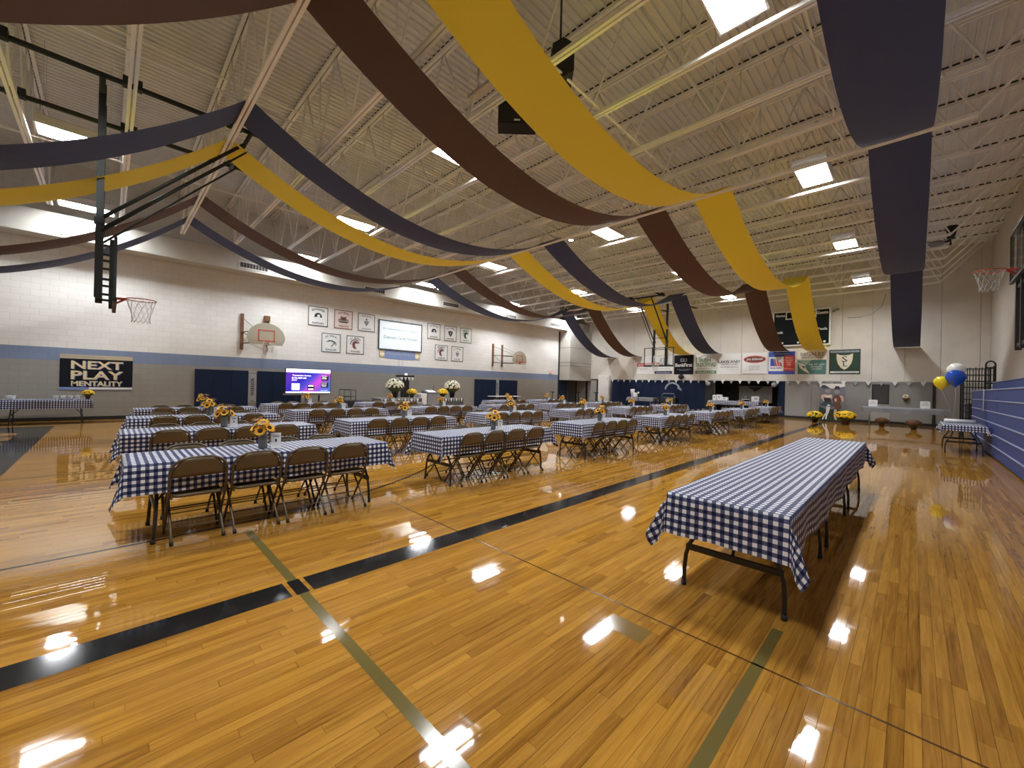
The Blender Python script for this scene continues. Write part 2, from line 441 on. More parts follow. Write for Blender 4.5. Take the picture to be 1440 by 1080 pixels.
flat_line('court_line', 'line_green', [rect(-4.72, -3.33, .985, 1.05), rect(-3.08, .9, .985, 1.05)])
flat_line('court_line', 'line_green', [rect(-.625, -.565, 1.05, 3.06)])
flat_line('court_line', 'line_brown', [rect(-4.72, -3.33, 2.575, 2.59), rect(-3.08, 1.2, 2.575, 2.59)])
flat_line('court_patch', 'patch_olive', [rect(-1.42, -1.14, 2.28, 2.44)])
flat_line('court_line', 'line_black', [rect(-5.01, -4.97, -1.1, .5)] + band(CX, .5, 5.98, 6.02, 0, PI, 64) + [rect(-17.02, -16.98, -1.1, .5)])
flat_line('court_line', 'line_brown', [rect(-9.2, -9.16, -1.1, 4.6), rect(-12.84, -12.8, -1.1, 4.6), rect(-12.8, -9.2, 4.56, 4.6)])
flat_line('court_line', 'line_brown', [rect(-7.47, -7.44, -1.1, 3.2)])
flat_line('court_line', 'line_black', [rect(-18.95, -18.70, -1.1, 25.1)])
flat_line('court_border', 'line_black', [rect(-17.9, -8.9, -3.6, -1.1)])
vs_, fs = text_data('CRUSADERS', True)
w_ = max(v[0] for v in vs_)-min(v[0] for v in vs_); h_ = max(v[1] for v in vs_)
MB().add([(-13.0-v[0]/w_*6.6, -3.1+(.7-v[1]/h_)*2.0+.05, LZ*2) for v in vs_], fs).build('court_lettering', 'line_wood', floor)
flat_line('court_line', 'line_black', band(CX, 12.0, 1.78, 1.83, 0, 2*PI, 48) + [rect(-18.7, -3.33, 11.98, 12.03)])
flat_line('court_line', 'line_black', band(CX, 23.5, 5.98, 6.02, PI, 2*PI, 64))
flat_line('court_line', 'line_wood', [rect(1.16, 1.20, 5, 24)])
flat_line('court_line', 'line_black', [rect(-18.7, -3.08, 25.0, 25.1)])

NTH = ('first second third fourth fifth sixth seventh eighth ninth tenth eleventh twelfth thirteenth fourteenth fifteenth sixteenth seventeenth eighteenth nineteenth twentieth twenty-first twenty-second').split()
# ================================================================== WALLS
wl = struct(MB().box(XL-.3, XL, YB-.3, 25.0, -.1, 9.0).build('wall_left', 'block_left'))
wl2 = struct(MB().box(XL-1.6, XL-1.3, 25.0, YF+.3, -.1, 9.0).box(XL-1.6, XL-.3, 24.7, 25.0, -.1, 9.0).build('wall_entry', 'pad_grey'))
struct(MB().box(XR, XR+.3, YB-.3, YF+.3, -.1, 9.0).build('wall_right', 'block_right'))
struct(MB().box(XL-.3, XR+.3, YB-.3, YB, -.1, 9.0).build('wall_back', 'block_back'))
KX0, KX1 = -9.3, -5.7
wf = struct(MB().box(XL-1.6, XR+.3, YF+.08, YF+.4, 2.12, 9.0).box(XL-1.6, KX0, YF+.08, YF+.4, -.1, 2.12).box(KX1, XR+.3, YF+.08, YF+.4, -.1, 2.12).build('wall_far', 'pad_grey'))
x = XL-1.3
while x < XR-.05:
    x1 = min(x+1.22, XR); MB().box(x+.006, x1-.006, YF, YF+.08, 2.12, 8.9, .004).build('wall_panel', 'panel_beige', wf); x = x1
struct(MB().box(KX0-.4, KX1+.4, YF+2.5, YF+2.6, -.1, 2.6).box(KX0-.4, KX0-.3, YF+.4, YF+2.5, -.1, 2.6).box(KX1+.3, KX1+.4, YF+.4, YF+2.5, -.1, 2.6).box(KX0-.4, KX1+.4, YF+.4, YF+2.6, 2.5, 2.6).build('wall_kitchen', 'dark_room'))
# lower far wall: padded panels
def pads(x0, x1, n, z0, z1, m, y=YF+.08, t=.06, name='wall_pad'):
    w = (x1-x0)/n
    for i in range(n): MB().box(x0+i*w+.004, x0+(i+1)*w-.004, y-t, y, z0, z1, .012).build(name, m, wf)
pads(-16.8, -9.79, 11, .12, 2.1, 'pad_navy')
MB().box(-9.79, KX0, YF-.02, YF+.08, 0, 2.12, .01).build('column', 'frame_black', wf)
pads(KX1, -5.35, 1, .1, 2.1, 'pad_navy')
pads(-5.35, -1.6, 3, .12, 2.12, 'pad_grey'); pads(-.86, .62, 1, .12, 2.12, 'pad_grey'); pads(.72, 2.36, 1, .12, 2.12, 'door_grey')
MB().box(.62, .72, YF-.03, YF+.08, 0, 2.12).build('column', 'frame_black', wf)
dr = struct(MB().box(-1.6, -.86, YF-.0, YF+.08, 0, 2.12).build('door_2', 'door_grey'))
frame(dr, 'window_frame', -1.56, -.9, 0, 1, .05, 0, .02, 'frame_black').matrix_local = Matrix.Translation((0, YF-.002, 1.0)) @ ROT_FAR.to_matrix().to_4x4()
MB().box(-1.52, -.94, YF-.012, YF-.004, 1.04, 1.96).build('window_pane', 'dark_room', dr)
struct(MB().box(-5.7, XR, YF-.06, YF-.0, 0, .1).build('baseboard_far', 'baseboard_black'))
struct(MB().box(-16.8, -9.79, YF-.06, YF-.0, 0, .1).build('baseboard_far_padded', 'baseboard_black'))
struct(MB().box(XL, XL+.03, YB, 24.9, 0, .12).build('baseboard_left', 'baseboard_black'))
# entry doors in the corner recess
for i, (x0, x1) in enumerate(((-20.2, -19.2), (-19.1, -18.15))):
    d = struct(MB().box(x0, x1, YF+.02, YF+.08, 0, 2.1).build('door_%d' % (3+i), 'door_grey'))
    frame(d, 'door_frame', x0-.04, x1+.04, 0, 2.16, .06, 0, .04, 'frame_black').matrix_local = Matrix.Translation((0, YF+.02, 0)) @ ROT_FAR.to_matrix().to_4x4()
    MB().box(x1-.16, x1-.06, YF-.03, YF+.02, 1.0, 1.05).build('door_handle', 'steel', d)
cab = thing('storage_cabinet', 'tall white two-door storage cabinet beside the navy wall pads', 'cabinet', (-17.38, YF-.02, 0))
MB().box(-.48, .48, -.28, .0, 0, 2.45, .01).build('body', 'sign_white', cab)
for z0, z1 in ((.06, 1.55), (1.60, 2.40)):
    d = MB().box(-.44, .44, -.30, -.28, z0, z1, .005).build('door', 'white_metal', cab); MB().box(.34, .37, -.33, -.30, z0+.5, z0+.62).build('handle', 'steel', d)
# bulkhead over the recess and long soffit on the left wall
struct(MB().box(XL, XL+1.05, 25.0, YF, 2.0, 5.9).build('trim_1', 'soffit_paint'))
for z in (3.1, 3.35, 4.5): MB().box(XL, XL+1.052, 24.996, YF, z, z+.02).build('trim_joint', 'gap_dark', bpy.data.objects['trim_1'])
struct(MB().box(XL-.05, XL+.06, 24.9, 25.0, 0, 5.8).build('trim_2', 'frame_black'))
struct(MB().box(XL, XL+.8, YB, YF, 5.82, 6.55, .01).build('trim_3', 'soffit_paint'))
for k, (ya, yb) in enumerate(((-1.15, -.04), (3.55, 4.6), (8.7, 9.8), (13.3, 14.45), (18.2, 19.3), (22.9, 24.1))):
    v = sign('air_vent', 'framed grille in the white duct soffit, %s from the banner wall' % NTH[5-k], 'vent', (XL+.8, (ya+yb)/2, 6.06), ROT_LEFT, 'soffit air vents'); w = (yb-ya)/2
    frame(v, 'vent_frame', -w, w, -.13, .13, .03, 0, .02, 'white_metal'); plate(v, 'backing', -w, w, -.12, .12, 0, .006, 'gap_dark' if k else 'soffit_paint')
    b = MB()
    for q in range(9 if k else 0): MB().box(-w+.05+q*(2*w-.1)/9, -w+.075+q*(2*w-.1)/9, -.1, .1, .006, .016).build('slat', 'ink_grey', v)

# ================================================================== CEILING: ribbed deck
b = MB(); x = XL-1.6; P = .157; prof = []
while x < XR+.3:
    prof += [(x, 0), (x+.030, 0), (x+.040, .042), (x+.147, .042)]; x += P
for i in range(len(prof)-1):
    (xa, za), (xb, zb) = prof[i], prof[i+1]
    b.add([(xa, YB-.2, ZD+za), (xa, YF+.2, ZD+za), (xb, YF+.2, ZD+zb), (xb, YB-.2, ZD+zb)], [(0, 1, 2, 3)])
struct(b.build('ceiling', 'deck_paint'))
struct(MB().box(XL-1.7, XR+.4, YB-.3, YF+.4, ZD+.12, ZD+.25).build('ceiling_cover', 'gap_dark'))

# joists
JY = [1.75+1.545*n for n in range(-4, 17)]
BX0, BX1 = XL+1.4, .74
def make_joist():
    t = thing('roof_joist', 'cream painted open-web steel joist spanning wall to wall under the deck', 'joist', (0, JY[0], 0), 0, 'roof joists')
    for s in (-1, 1):
        MB().box(XL, XR, s*.013 if s > 0 else -.075, .075 if s > 0 else -.013, ZD-.075, ZD-.002).build('top_chord', 'joist_paint', t)
        MB().box(BX0, BX1, .012 if s > 0 else -.062, .062 if s > 0 else -.012, ZC-.06, ZC).build('bottom_chord', 'joist_paint', t)
    n = 11; w = (BX1-BX0)/n
    up = link('web_bar', MB().tube([(0, 0, ZC-.02), (w/2, 0, ZD-.04)], .022, 5).mesh('web_bar'), 'joist_paint', t, (BX0, 0, 0))
    dn = link('web_bar', MB().tube([(w/2, 0, ZD-.04), (w, 0, ZC-.02)], .022, 5).mesh('web_bar'), 'joist_paint', t, (BX0, 0, 0))
    ver = link('web_bar', MB().tube([(0, 0, ZC-.02), (0, 0, ZD-.04)], .014, 4).mesh('web_bar'), 'joist_paint', t, (BX0, 0, 0))
    for k in range(1, n):
        for me in (up.data, dn.data): link('web_bar', me, None, t, (BX0+k*w, 0, 0))
        if k % 2: link('web_bar', ver.data, None, t, (BX0+k*w, 0, 0))
    MB().tube([(XL+.05, 0, ZD-.05), (BX0, 0, ZC-.02)], .026, 5).build('end_bar', 'joist_paint', t)
    MB().tube([(XR-.05, 0, ZD-.05), (BX1, 0, ZC-.02)], .026, 5).build('end_bar', 'joist_paint', t)
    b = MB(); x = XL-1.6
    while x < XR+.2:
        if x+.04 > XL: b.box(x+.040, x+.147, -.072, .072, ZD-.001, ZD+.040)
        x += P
    stuff(b.build('flute_gap_shade', 'gap_dark', t))  # dark boxes painting the shade of the open gaps between chord and deck flutes
    return t
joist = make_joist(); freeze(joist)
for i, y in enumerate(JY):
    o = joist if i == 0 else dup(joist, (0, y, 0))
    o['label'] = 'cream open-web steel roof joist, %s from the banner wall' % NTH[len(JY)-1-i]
for i, (x, z) in enumerate(((-4.2, ZC+.02), (-8.9, ZC+.02), (-13.6, ZC+.02), (-1.5, ZD-.10), (-6.5, ZD-.10), (-11.3, ZD-.10), (-16, ZD-.10))):
    tag(MB().box(x-.02, x+.02, YB, YF, z, z+.03).build('bridging_bar', 'joist_paint'), 'thin cream bar tying the %s chords of the joists, %s from the bleachers' % ('bottom' if z < 7 else 'top', NTH[(0, 1, 2, 0, 1, 2, 3)[i]]), 'brace', 'joist bridging bars')

# ceiling lights
LX = (-1.78, -7.42, -13.15, -18.3); LY = [-.57+6.18*k for k in range(5)]
LABX = ('line beside the bleachers', 'line over the tables by the stripe', 'line over the middle of the court', 'line beside the duct soffit')
def make_light():
    t = thing('ceiling_light', 'x', 'light', (LX[0], LY[0], 0), 0, 'ceiling lights')
    MB().box(-.32, .32, -.62, .62, 6.78, 6.90, .02).build('housing', 'white_metal', t)
    MB().add([(-.29, -.59, 6.775), (.29, -.59, 6.775), (.29, .59, 6.775), (-.29, .59, 6.775)], [(3, 2, 1, 0)]).build('diffuser', 'lamp_on', t)
    frame(t, 'rim', -.32, .32, -.62, .62, .03, 6.70, 6.78, 'white_metal')
    b = MB()
    for k in range(8): b.box(-.29, .29, -.57+k*.16, -.565+k*.16, 6.700, 6.707)
    for k in range(4): b.box(-.24+k*.16, -.235+k*.16, -.59, .59, 6.700, 6.707)
    b.build('wire_guard', 'white_metal', t)
    for sx in (-.25, .25):
        for sy in (-.5, .5): MB().tube([(sx, sy, 6.9), (sx, sy, ZD-.01)], .004, 4).build('hanger', 'white_metal', t)
    return t
ORD = ('first', 'second', 'third', 'fourth', 'fifth', 'sixth', 'seventh')
lt = make_light(); freeze(lt); first = True
for i, x in enumerate(LX):
    for j, y in enumerate(LY):
        o = lt if first else dup(lt, (x, y, 0)); first = False
        o['label'] = 'caged ceiling light, %s from banner wall, %s' % (ORD[4-j], LABX[i])
t = thing('disc_lamp', 'small round lit lamp hanging beside a roof joist', 'light', (-8.55, 11.3, 6.62))
MB().lathe([(.09, 0), (.10, .03), (.05, .08), (.01, .1)], 14).build('shade', 'white_metal', t); MB().lathe([(.001, -.03), (.06, -.02), (.085, .0)], 14).build('bulb', 'small_lamp_on', t); MB().tube([(0, 0, .1), (0, 0, 1.87)], .006, 4).build('stem', 'white_metal', t)

# ================================================================== FABRIC STREAMERS over the joists
J0, J1, J2 = JY[4], JY[10], JY[17]
def sag(ya, za, yb, zb, d, n):
    return [(ya+(yb-ya)*i/n, za+(zb-za)*i/n-d*4*(i/n)*(1-i/n)) for i in range(n+1)]
def streamer(name, x, m, label, cat='streamer', s=(1.35, 1.35, .85), tw=0.0, seed=1):
    r = random.Random(seed); W = .465; ZP = ZC+.05
    t = thing(name, label, cat, (x, 0, 0))
    spans = (sag(YB+.03, 3.9, J0-.0, ZP, .85, 26), sag(J0, ZP, J1, ZP, s[0], 44), sag(J1, ZP, J2, ZP, s[1], 44), sag(J2, ZP, YF-.03, 3.86, s[2], 26))
    for k, sp in enumerate(spans):
        b = MB(); vs_ = []; fs = []; n = len(sp); M = 8; ph = r.uniform(0, 6)
        for i, (y, z) in enumerate(sp):
            e = min(i, n-1-i)/(n-1)*2
            tl = tw*math.sin(PI*i/(n-1))
            for j in range(M+1):
                u = j/M*2-1
                dz = -.035*e*(1-u*u) + .006*math.sin(9*u+ph+y*.7)*(.3+e) + tl*u
                vs_.append((u*W*(1-.012*e+.01*math.sin(y*1.3+ph)), y, z+dz))
        for i in range(n-1):
            for j in range(M): q = i*(M+1)+j; fs.append((q, q+1, q+M+2, q+M+1))
        b.add(vs_, fs, True); b.build('fabric_swag', m, t)
    return t
streamer('streamer', -.30, 'navy_fabric', 'navy fabric streamer swagged over the joists beside the bleacher wall', seed=1)
streamer('streamer', -3.84, 'yellow_fabric', 'wide yellow streamer swagged across the ceiling, hanging down before the scoreboard', seed=2)
streamer('streamer', -5.56, 'brown_fabric', 'brown streamer beside the yellow one that covers the scoreboard', seed=3)
streamer('streamer', -9.22, 'navy_fabric', 'navy streamer ending above the white and green banner with roof outline', seed=4)
streamer('streamer', -10.95, 'yellow_fabric', 'yellow streamer running above both court hoops, ending behind the glass backboard', seed=5)
streamer('streamer', -14.72, 'brown_fabric', 'brown streamer second from the block wall', seed=6)
streamer('streamer', -16.85, 'navy_fabric', 'navy streamer nearest the painted block wall', seed=7)

# ================================================================== CHAIRS
def make_chair():
    t = thing('folding_chair', 'x', 'chair')
    side = [(.20, 0), (.12, .10), (-.13, .41), (-.165, .48), (-.205, .655)]
    pts = [(-.214, y, z) for y, z in side]
    for a in range(1, 7):
        q = PI/2*a/7; pts.append((-.214+.15*(1-math.cos(q)), -.205-.03*math.sin(q), .655+.13*math.sin(q)))
    pts += [(-.06, -.236, .786), (.06, -.236, .786)]
    pts += [(-p[0], p[1], p[2]) for p in pts[::-1][2:]]
    MB().tube(pts, .0125, 6).build('frame', 'chair_paint', t)
    for s in (-1, 1):
        lg = MB().tube([(s*.193, .19, .425), (s*.193, .10, .33), (s*.195, -.22, .03), (s*.195, -.225, 0)], .0115, 6).build('leg', 'chair_paint', t)
        MB().tube([(s*.195, -.217, .035), (s*.195, -.227, 0)], .0165, 6).build('foot_cap', 'rubber', lg)
    # seat: shallow pan with rounded corners
    def rr(w, y0, y1, r):
        o = []
        for cx, cy, a in ((w-r, y0+r, -PI/2), (w-r, y1-r, 0), (-w+r, y1-r, PI/2), (-w+r, y0+r, PI)):
            o += arc(cx, cy, r, a, a+PI/2, 3)
        return o
    b = MB(); rings = [(rr(.186, -.175, .215, .05), .425), (rr(.190, -.18, .22, .05), .437), (rr(.185, -.175, .215, .05), .452), (rr(.155, -.14, .18, .04), .447)]
    n = len(rings[0][0]); vs_ = [(x, y, z+y*.05) for R, z in rings for x, y in R]; fs = [tuple(range(n-1, -1, -1)), tuple(range(3*n, 4*n))]
    for k in range(3): fs += [(k*n+i, k*n+(i+1) % n, (k+1)*n+(i+1) % n, (k+1)*n+i) for i in range(n)]
    b.add(vs_, fs, True).build('seat', 'chair_panel', t)
    # backrest: curved sheet filling the arch of the frame
    b = MB(); NU, NV = 8, 5; vs_ = []
    for lay in (0, 1):
        for i in range(NU+1):
            u = i/NU*2-1; x = u*.203
            w_ = max(0., (abs(u)-.30)/.70); ztop = .655+.126*math.sqrt(max(0., 1-w_*w_)); zb = .605
            for j in range(NV+1):
                v = j/NV; z = zb+(ztop-zb)*v
                y = -.165-(z-.48)*.227 - .016*(1-u*u)*1.0 + (lay*.016)
                vs_.append((x, y, z))
    o = (NU+1)*(NV+1); fs = []
    for i in range(NU):
        for j in range(NV):
            q = i*(NV+1)+j; fs.append((q, q+NV+1, q+NV+2, q+1)); fs.append((o+q, o+q+1, o+q+NV+2, o+q+NV+1))
        q = i*(NV+1); fs.append((q, o+q, o+q+NV+1, q+NV+1)); q += NV; fs.append((q, q+NV+1, o+q+NV+1, o+q))
    for j in range(NV):
        fs.append((j, j+1, o+j+1, o+j)); q = NU*(NV+1)+j; fs.append((q, o+q, o+q+1, q+1))
    b.add(vs_, fs, True).build('backrest', 'chair_panel', t)
    for y, z, w, r in ((-.12, .125, .195, .006), (.045, .280, .195, .006), (.10, .125, .212, .006), (-.02, .275, .212, .006)):
        MB().tube([(-w, y, z), (w, y, z)], r, 5).build('stretcher', 'chair_paint', t)
    for s in (-1, 1):
        MB().box(s*.193-.006, s*.193+.006, -.155, -.09, .40, .455).build('hinge', 'chair_paint', t)
    return t
chair = make_chair(); freeze(chair); chair_used = False
def put_chair(x, y, rz, label, group):
    global chair_used
    if not chair_used: o = chair; chair_used = True; o.location = (x, y, 0); o.rotation_euler = (0, 0, rz)
    else: o = dup(chair, (x, y, 0), rz)
    o['label'] = label; o['group'] = group; return o

# ================================================================== TABLES
def make_table(L, curved=True):
    t = thing('folding_table', 'x', 'table')
    MB().box(-.375, .375, -L/2, L/2, .695, .738, .012).build('table_top', 'table_top', t)
    for s in (-1, 1):
        y0 = s*(L/2-.22)
        for q in (-1, 1):
            pr = [(.20, .697), (.20, .56), (.212, .48), (.255, .40), (.300, .325), (.324, .24), (.332, .13), (.332, 0)]
            pts = [(q*x, y0+s*(.0 if z > .5 else .03*(1-z/.5)), z) for x, z in pr]
            lg = MB().tube(pts, .0155, 6).build('leg', 'table_leg', t)
            MB().tube([(q*.3318, y0+s*.029, .04), (q*.332, y0+s*.03, 0)], .019, 6).build('foot_cap', 'rubber', lg)
        MB().box(-.325, .325, y0-.012+s*.01, y0+.012+s*.015, .275, .325, .006).build('crossbar', 'table_leg', t)
        MB().tube([(0, y0, .30), (0, y0-s*.16, .50), (0, y0-s*.45, .70)], .011, 5).build('brace', 'table_leg', t)
    return t
tb8 = make_table(2.44); freeze(tb8); tb6 = make_table(1.83); freeze(tb6); used = set()
def put_table(proto, x, y, rz, label, group=None):
    if proto not in used: used.add(proto); o = proto; o.location = (x, y, 0); o.rotation_euler = (0, 0, rz)
    else: o = dup(proto, (x, y, 0), rz)
    o['label'] = label
    if group: o['group'] = group
    return o

def cloth_mesh(L, W, oe, os_, seed=1, z=.746, cell=.055, drop_scale=1.0):
    r = random.Random(seed); ph = [r.uniform(0, 6.28) for _ in range(8)]
    nx = max(8, int((W+2*os_)/cell)); ny = max(8, int((L+2*oe)/cell)); hx, hy = W/2+.012, L/2+.012
    us = [-(W/2+os_)+(W+2*os_)*i/nx for i in range(nx+1)]; vs0 = [-(L/2+oe)+(L+2*oe)*j/ny for j in range(ny+1)]
    def snap(a, h):
        k = min(range(len(a)), key=lambda i: abs(a[i]-h)); a[k] = h; k = min(range(len(a)), key=lambda i: abs(a[i]+h)); a[k] = -h
    snap(us, hx); snap(vs0, hy)
    V = []; UV = []
    for u in us:
        for v in vs0:
            sx, sy = (1 if u > 0 else -1), (1 if v > 0 else -1)
            ou, ov = max(0, abs(u)-hx), max(0, abs(v)-hy)
            if ou > 1e-6 and ov > 1e-6:
                R_ = math.hypot(ou, ov); p = math.atan2(ov, ou)
                bl = R_*math.sin(2*p)*(.26+.22*math.cos(2*p)+.07*math.sin(9*p+ph[0]))
                d = Vector((math.cos(p)*.55+.1, math.sin(p)*.55+.1)).normalized()
                x = sx*(hx+d.x*bl+.03*R_); y = sy*(hy+d.y*bl+.03*R_); zz = z-math.sqrt(max(1e-6, R_*R_-bl*bl))
            elif ou > 1e-6:
                w = ou/os_; x = sx*(hx+.03*ou+w*(.014*math.sin(v*5.3+ph[1]+sx)+.008*math.sin(v*13+ph[2]))); y = v; zz = z-ou*.995
            elif ov > 1e-6:
                w = ov/oe; y = sy*(hy+.03*ov+w*(.014*math.sin(u*8+ph[3]+sy)+.008*math.sin(u*17+ph[4]))); x = u; zz = z-ov*.995
            else:
                x, y = u, v; zz = z+.0012*math.sin(v*2.1+ph[5])*math.sin(u*9+ph[6])
            V.append((x, y, zz)); UV.append((u+5, v+5))
    F = []; m = ny+1
    for i in range(nx):
        for j in range(ny): q = i*m+j; F.append((q, q+m, q+m+1, q+1))
    me = bpy.data.meshes.new('tablecloth'); me.from_pydata(V, [], F); me.polygons.foreach_set('use_smooth', [True]*len(F))
    uvl = me.uv_layers.new(name='UVMap')
    for p in me.polygons:
        for li in p.loop_indices: uvl.data[li].uv = UV[me.loops[li].vertex_index]
    me.update(); return me
cloths8 = [cloth_mesh(2.44, .76, .28, .285, s) for s in (1, 2, 3)]

# sunflower centrepieces
def petal_flower(n, r0, r1, w, tilt, seed):
    r = random.Random(seed); b = MB()
    for lay, (k0, s) in enumerate(((0, 1.0), (.5, .86))):
        for k in range(n):
            a = 2*PI*(k+k0)/n + r.uniform(-.08, .08); c, s_ = math.cos(a), math.sin(a); L_ = r1*s*r.uniform(.9, 1.08); up = tilt+r.uniform(-.1, .1)+lay*.12
            def P_(rad, side, z): return (c*rad-s_*side, s_*rad+c*side, z)
            mid = (r0+L_)/2
            b.add([P_(r0, -w*.4, 0), P_(r0, w*.4, 0), P_(mid, w, up*(mid-r0)+.004), P_(L_, 0, up*(L_-r0)*.8), P_(mid, -w, up*(mid-r0)+.004)], [(0, 1, 2, 3, 4)])
    return b
FLOW = [petal_flower(12, .018, .066, .015, .25, 1).mesh('petals'), petal_flower(12, .018, .062, .015, .45, 2).mesh('petals')]
EYE = MB().lathe([(.026, 0), (.024, .010), (.012, .016), (.001, .014)], 10).mesh('flower_eye')
SMALL = petal_flower(8, .006, .034, .010, .8, 3).mesh('petals')
LEAF = MB().add([(0, 0, 0), (.022, .045, .008), (0, .10, -.004), (-.022, .045, .008)], [(0, 1, 2, 3)]).mesh('leaf')
for me, m in ((FLOW[0], 'petal_yellow'), (FLOW[1], 'petal_yellow'), (EYE, 'flower_eye'), (LEAF, 'leaf_green')): me.materials.append(MATS[m])
SMALL2 = SMALL.copy(); SMALL.materials.append(MATS['petal_pale']); SMALL2.materials.append(MATS['petal_mauve'])
def make_centerpiece(seed, spread=1.0):
    r = random.Random(seed)
    t = thing('sunflower_vase', 'x', 'flowers')
    MB().lathe([(.038, 0), (.045, .01), (.047, .12), (.042, .15), (.045, .165), (.036, .165), (.036, .12)], 14).build('vase', 'tin_grey', t)
    def bloom(az, el, dist, kind):
        d = Vector((math.cos(az)*math.cos(el), math.sin(az)*math.cos(el), math.sin(el))); base = Vector((0, 0, .17))
        p = base+d*dist*spread
        q = d.to_track_quat('Z', 'Y').to_euler()
        f = thing('flower', '', '', tuple(p)); del f['label']; del f['category']
        f.parent = t; f.rotation_euler = q
        if kind < 2: link('petals', FLOW[kind], None, f); link('flower_eye', EYE, None, f)
        else: link('petals', SMALL if kind == 2 else SMALL2, None, f)
        MB().tube([base*.6, base+d*dist*.5, p-d*.004], .004, 4).build('stem', 'stem_green', t)
    for az, el in ((-.5, .30), (-1.45, .55), (.45, .62), (1.7, .5), (2.9, .45), (-2.4, .4)): bloom(az+r.uniform(-.25, .25), el+r.uniform(-.1, .15), r.uniform(.095, .125), r.randint(0, 1))
    bloom(-.3, 1.1, .15, 0)
    for k in range(6): bloom(r.uniform(0, 6.28), r.uniform(.7, 1.35), r.uniform(.16, .20), r.choice((2, 3)))
    for k in range(12):
        az = r.uniform(0, 6.28); link('leaf', LEAF, None, t, (math.cos(az)*.03, math.sin(az)*.03, .17+r.uniform(0, .04)), (r.uniform(.1, .9), 0, az-PI/2))
    return t
CPS = [make_centerpiece(s, sp) for s, sp in ((11, 1.1), (12, .95), (13, 1.0))]
for c in CPS: freeze(c)
cp_used = set()

STRIPE = {1: 'first row from stripe', 2: 'second row from stripe', 3: 'third row from stripe', 4: 'row nearest block wall'}
TABLES = [  # column, x centre, y of the near end
    (1, -5.22, .12), (1, -5.19, 3.42), (1, -5.19, 6.88), (1, -5.19, 10.42), (1, -5.19, 14.06), (1, -5.17, 17.65), (1, -5.16, 21.5),
    (2, -7.82, .13), (2, -8.02, 3.32), (2, -8.22, 6.92), (2, -8.25, 10.5), (2, -8.25, 14.06), (2, -8.25, 17.7),
    (3, -10.42, .26), (3, -11.22, 3.30), (3, -11.27, 6.73), (3, -11.30, 9.98), (3, -11.35, 13.4), (3, -11.35, 16.8),
    (4, -13.15, .44), (4, -14.4, 3.45), (4, -14.45, 6.55), (4, -14.5, 12.9), (4, -14.6, 16.2)]
rt = random.Random(5); ntab = 0
for col in (1, 2, 3, 4):
    lst = [t for t in TABLES if t[0] == col]
    for k, (c_, x, y0) in enumerate(lst):
        o_ = ORD[len(lst)-1-k]; yc = y0+1.22; where = '%s table from banner wall, %s' % (o_, STRIPE[col]); ntab += 1
        put_table(tb8, x, yc, 0, 'gingham covered banquet table, %s' % where, 'banquet tables in rows')
        tag(link('tablecloth', cloths8[ntab % 3], 'gingham_blue', None, (x, yc, 0)), 'navy gingham cloth on %s' % where, 'tablecloth', 'gingham tablecloths')
        for i in range(4):
            yy = y0+.50+i*.478
            if col == 4 and k >= 3 and i == 0: continue
            put_chair(x+.255+rt.uniform(-.01, .02), yy, PI/2+rt.uniform(-.015, .015), '%s folding chair from banner wall, stripe side, %s table, %s' % (ORD[3-i], o_, STRIPE[col]), 'folding chairs at the banquet tables')
            put_chair(x-.255+rt.uniform(-.02, .01), yy+.01, -PI/2+rt.uniform(-.015, .015), '%s folding chair from banner wall, block-wall side, %s table, %s' % (ORD[3-i], o_, STRIPE[col]), 'folding chairs at the banquet tables')
        cpx = CPS[ntab % 3]; vy = yc+rt.uniform(-.10, .10); lab = 'sunflowers in grey vase on %s' % where
        if cpx not in cp_used: cp_used.add(cpx); v = cpx; v.location = (x+.03, vy, .748)
        else: v = dup(cpx, (x+.03, vy, .748), rt.uniform(-.6, .6))
        v['label'] = lab; v['group'] = 'sunflower centrepieces'
        cd = thing('table_card', 'small white number card on %s' % where, 'card', (x+.07, vy+.12, .748), 0, 'table number cards')
        cd.rotation_euler = (Matrix.Rotation(-.12, 3, 'Z') @ ROT_LEFT.to_matrix()).to_euler()
        plate(cd, 'card_panel', -.05, .05, 0, .17, -.004, .004, 'paper_white'); plate(cd, 'card_foot', -.05, .05, 0, .006, -.03, .03, 'paper_white')
        text(cd, 'Table', 0, .135, .065, .022, 'ink_black', .0052); text(cd, str(ntab if col > 1 or k else 1), 0, .085, .018, .034, 'ink_black', .0052)

# long display table: three six-foot tables under one cloth
YT0 = 3.02
for k in range(3):
    put_table(tb6, -.925, YT0+.92+k*1.835, 0, ('six-foot folding table at the open-floor end of the long gingham display', 'middle six-foot folding table of the long gingham display', 'six-foot folding table at the banner-wall end of the long gingham display')[k])
tag(link('tablecloth', cloth_mesh(5.50, .76, .31, .31, 9, cell=.04), 'gingham_blue', None, (-.925, YT0+2.75, 0)), 'very long navy gingham cloth on the empty display table beside the stripe', 'tablecloth')
# table by the bleachers
put_table(tb6, .93, 16.55, 0, 'six-foot folding table against the blue bleachers')
tag(link('tablecloth', cloth_mesh(1.83, .76, .16, .22, 10), 'gingham_blue', None, (.93, 16.55, 0)), 'navy gingham cloth on the table against the bleachers', 'tablecloth')
tag(MB().tube([(.62, 17.15, .80), (1.22, 17.15, .80)], .05, 14).build('paper_roll', 'paper_white'), 'white paper roll lying on the table by the bleachers', 'roll')

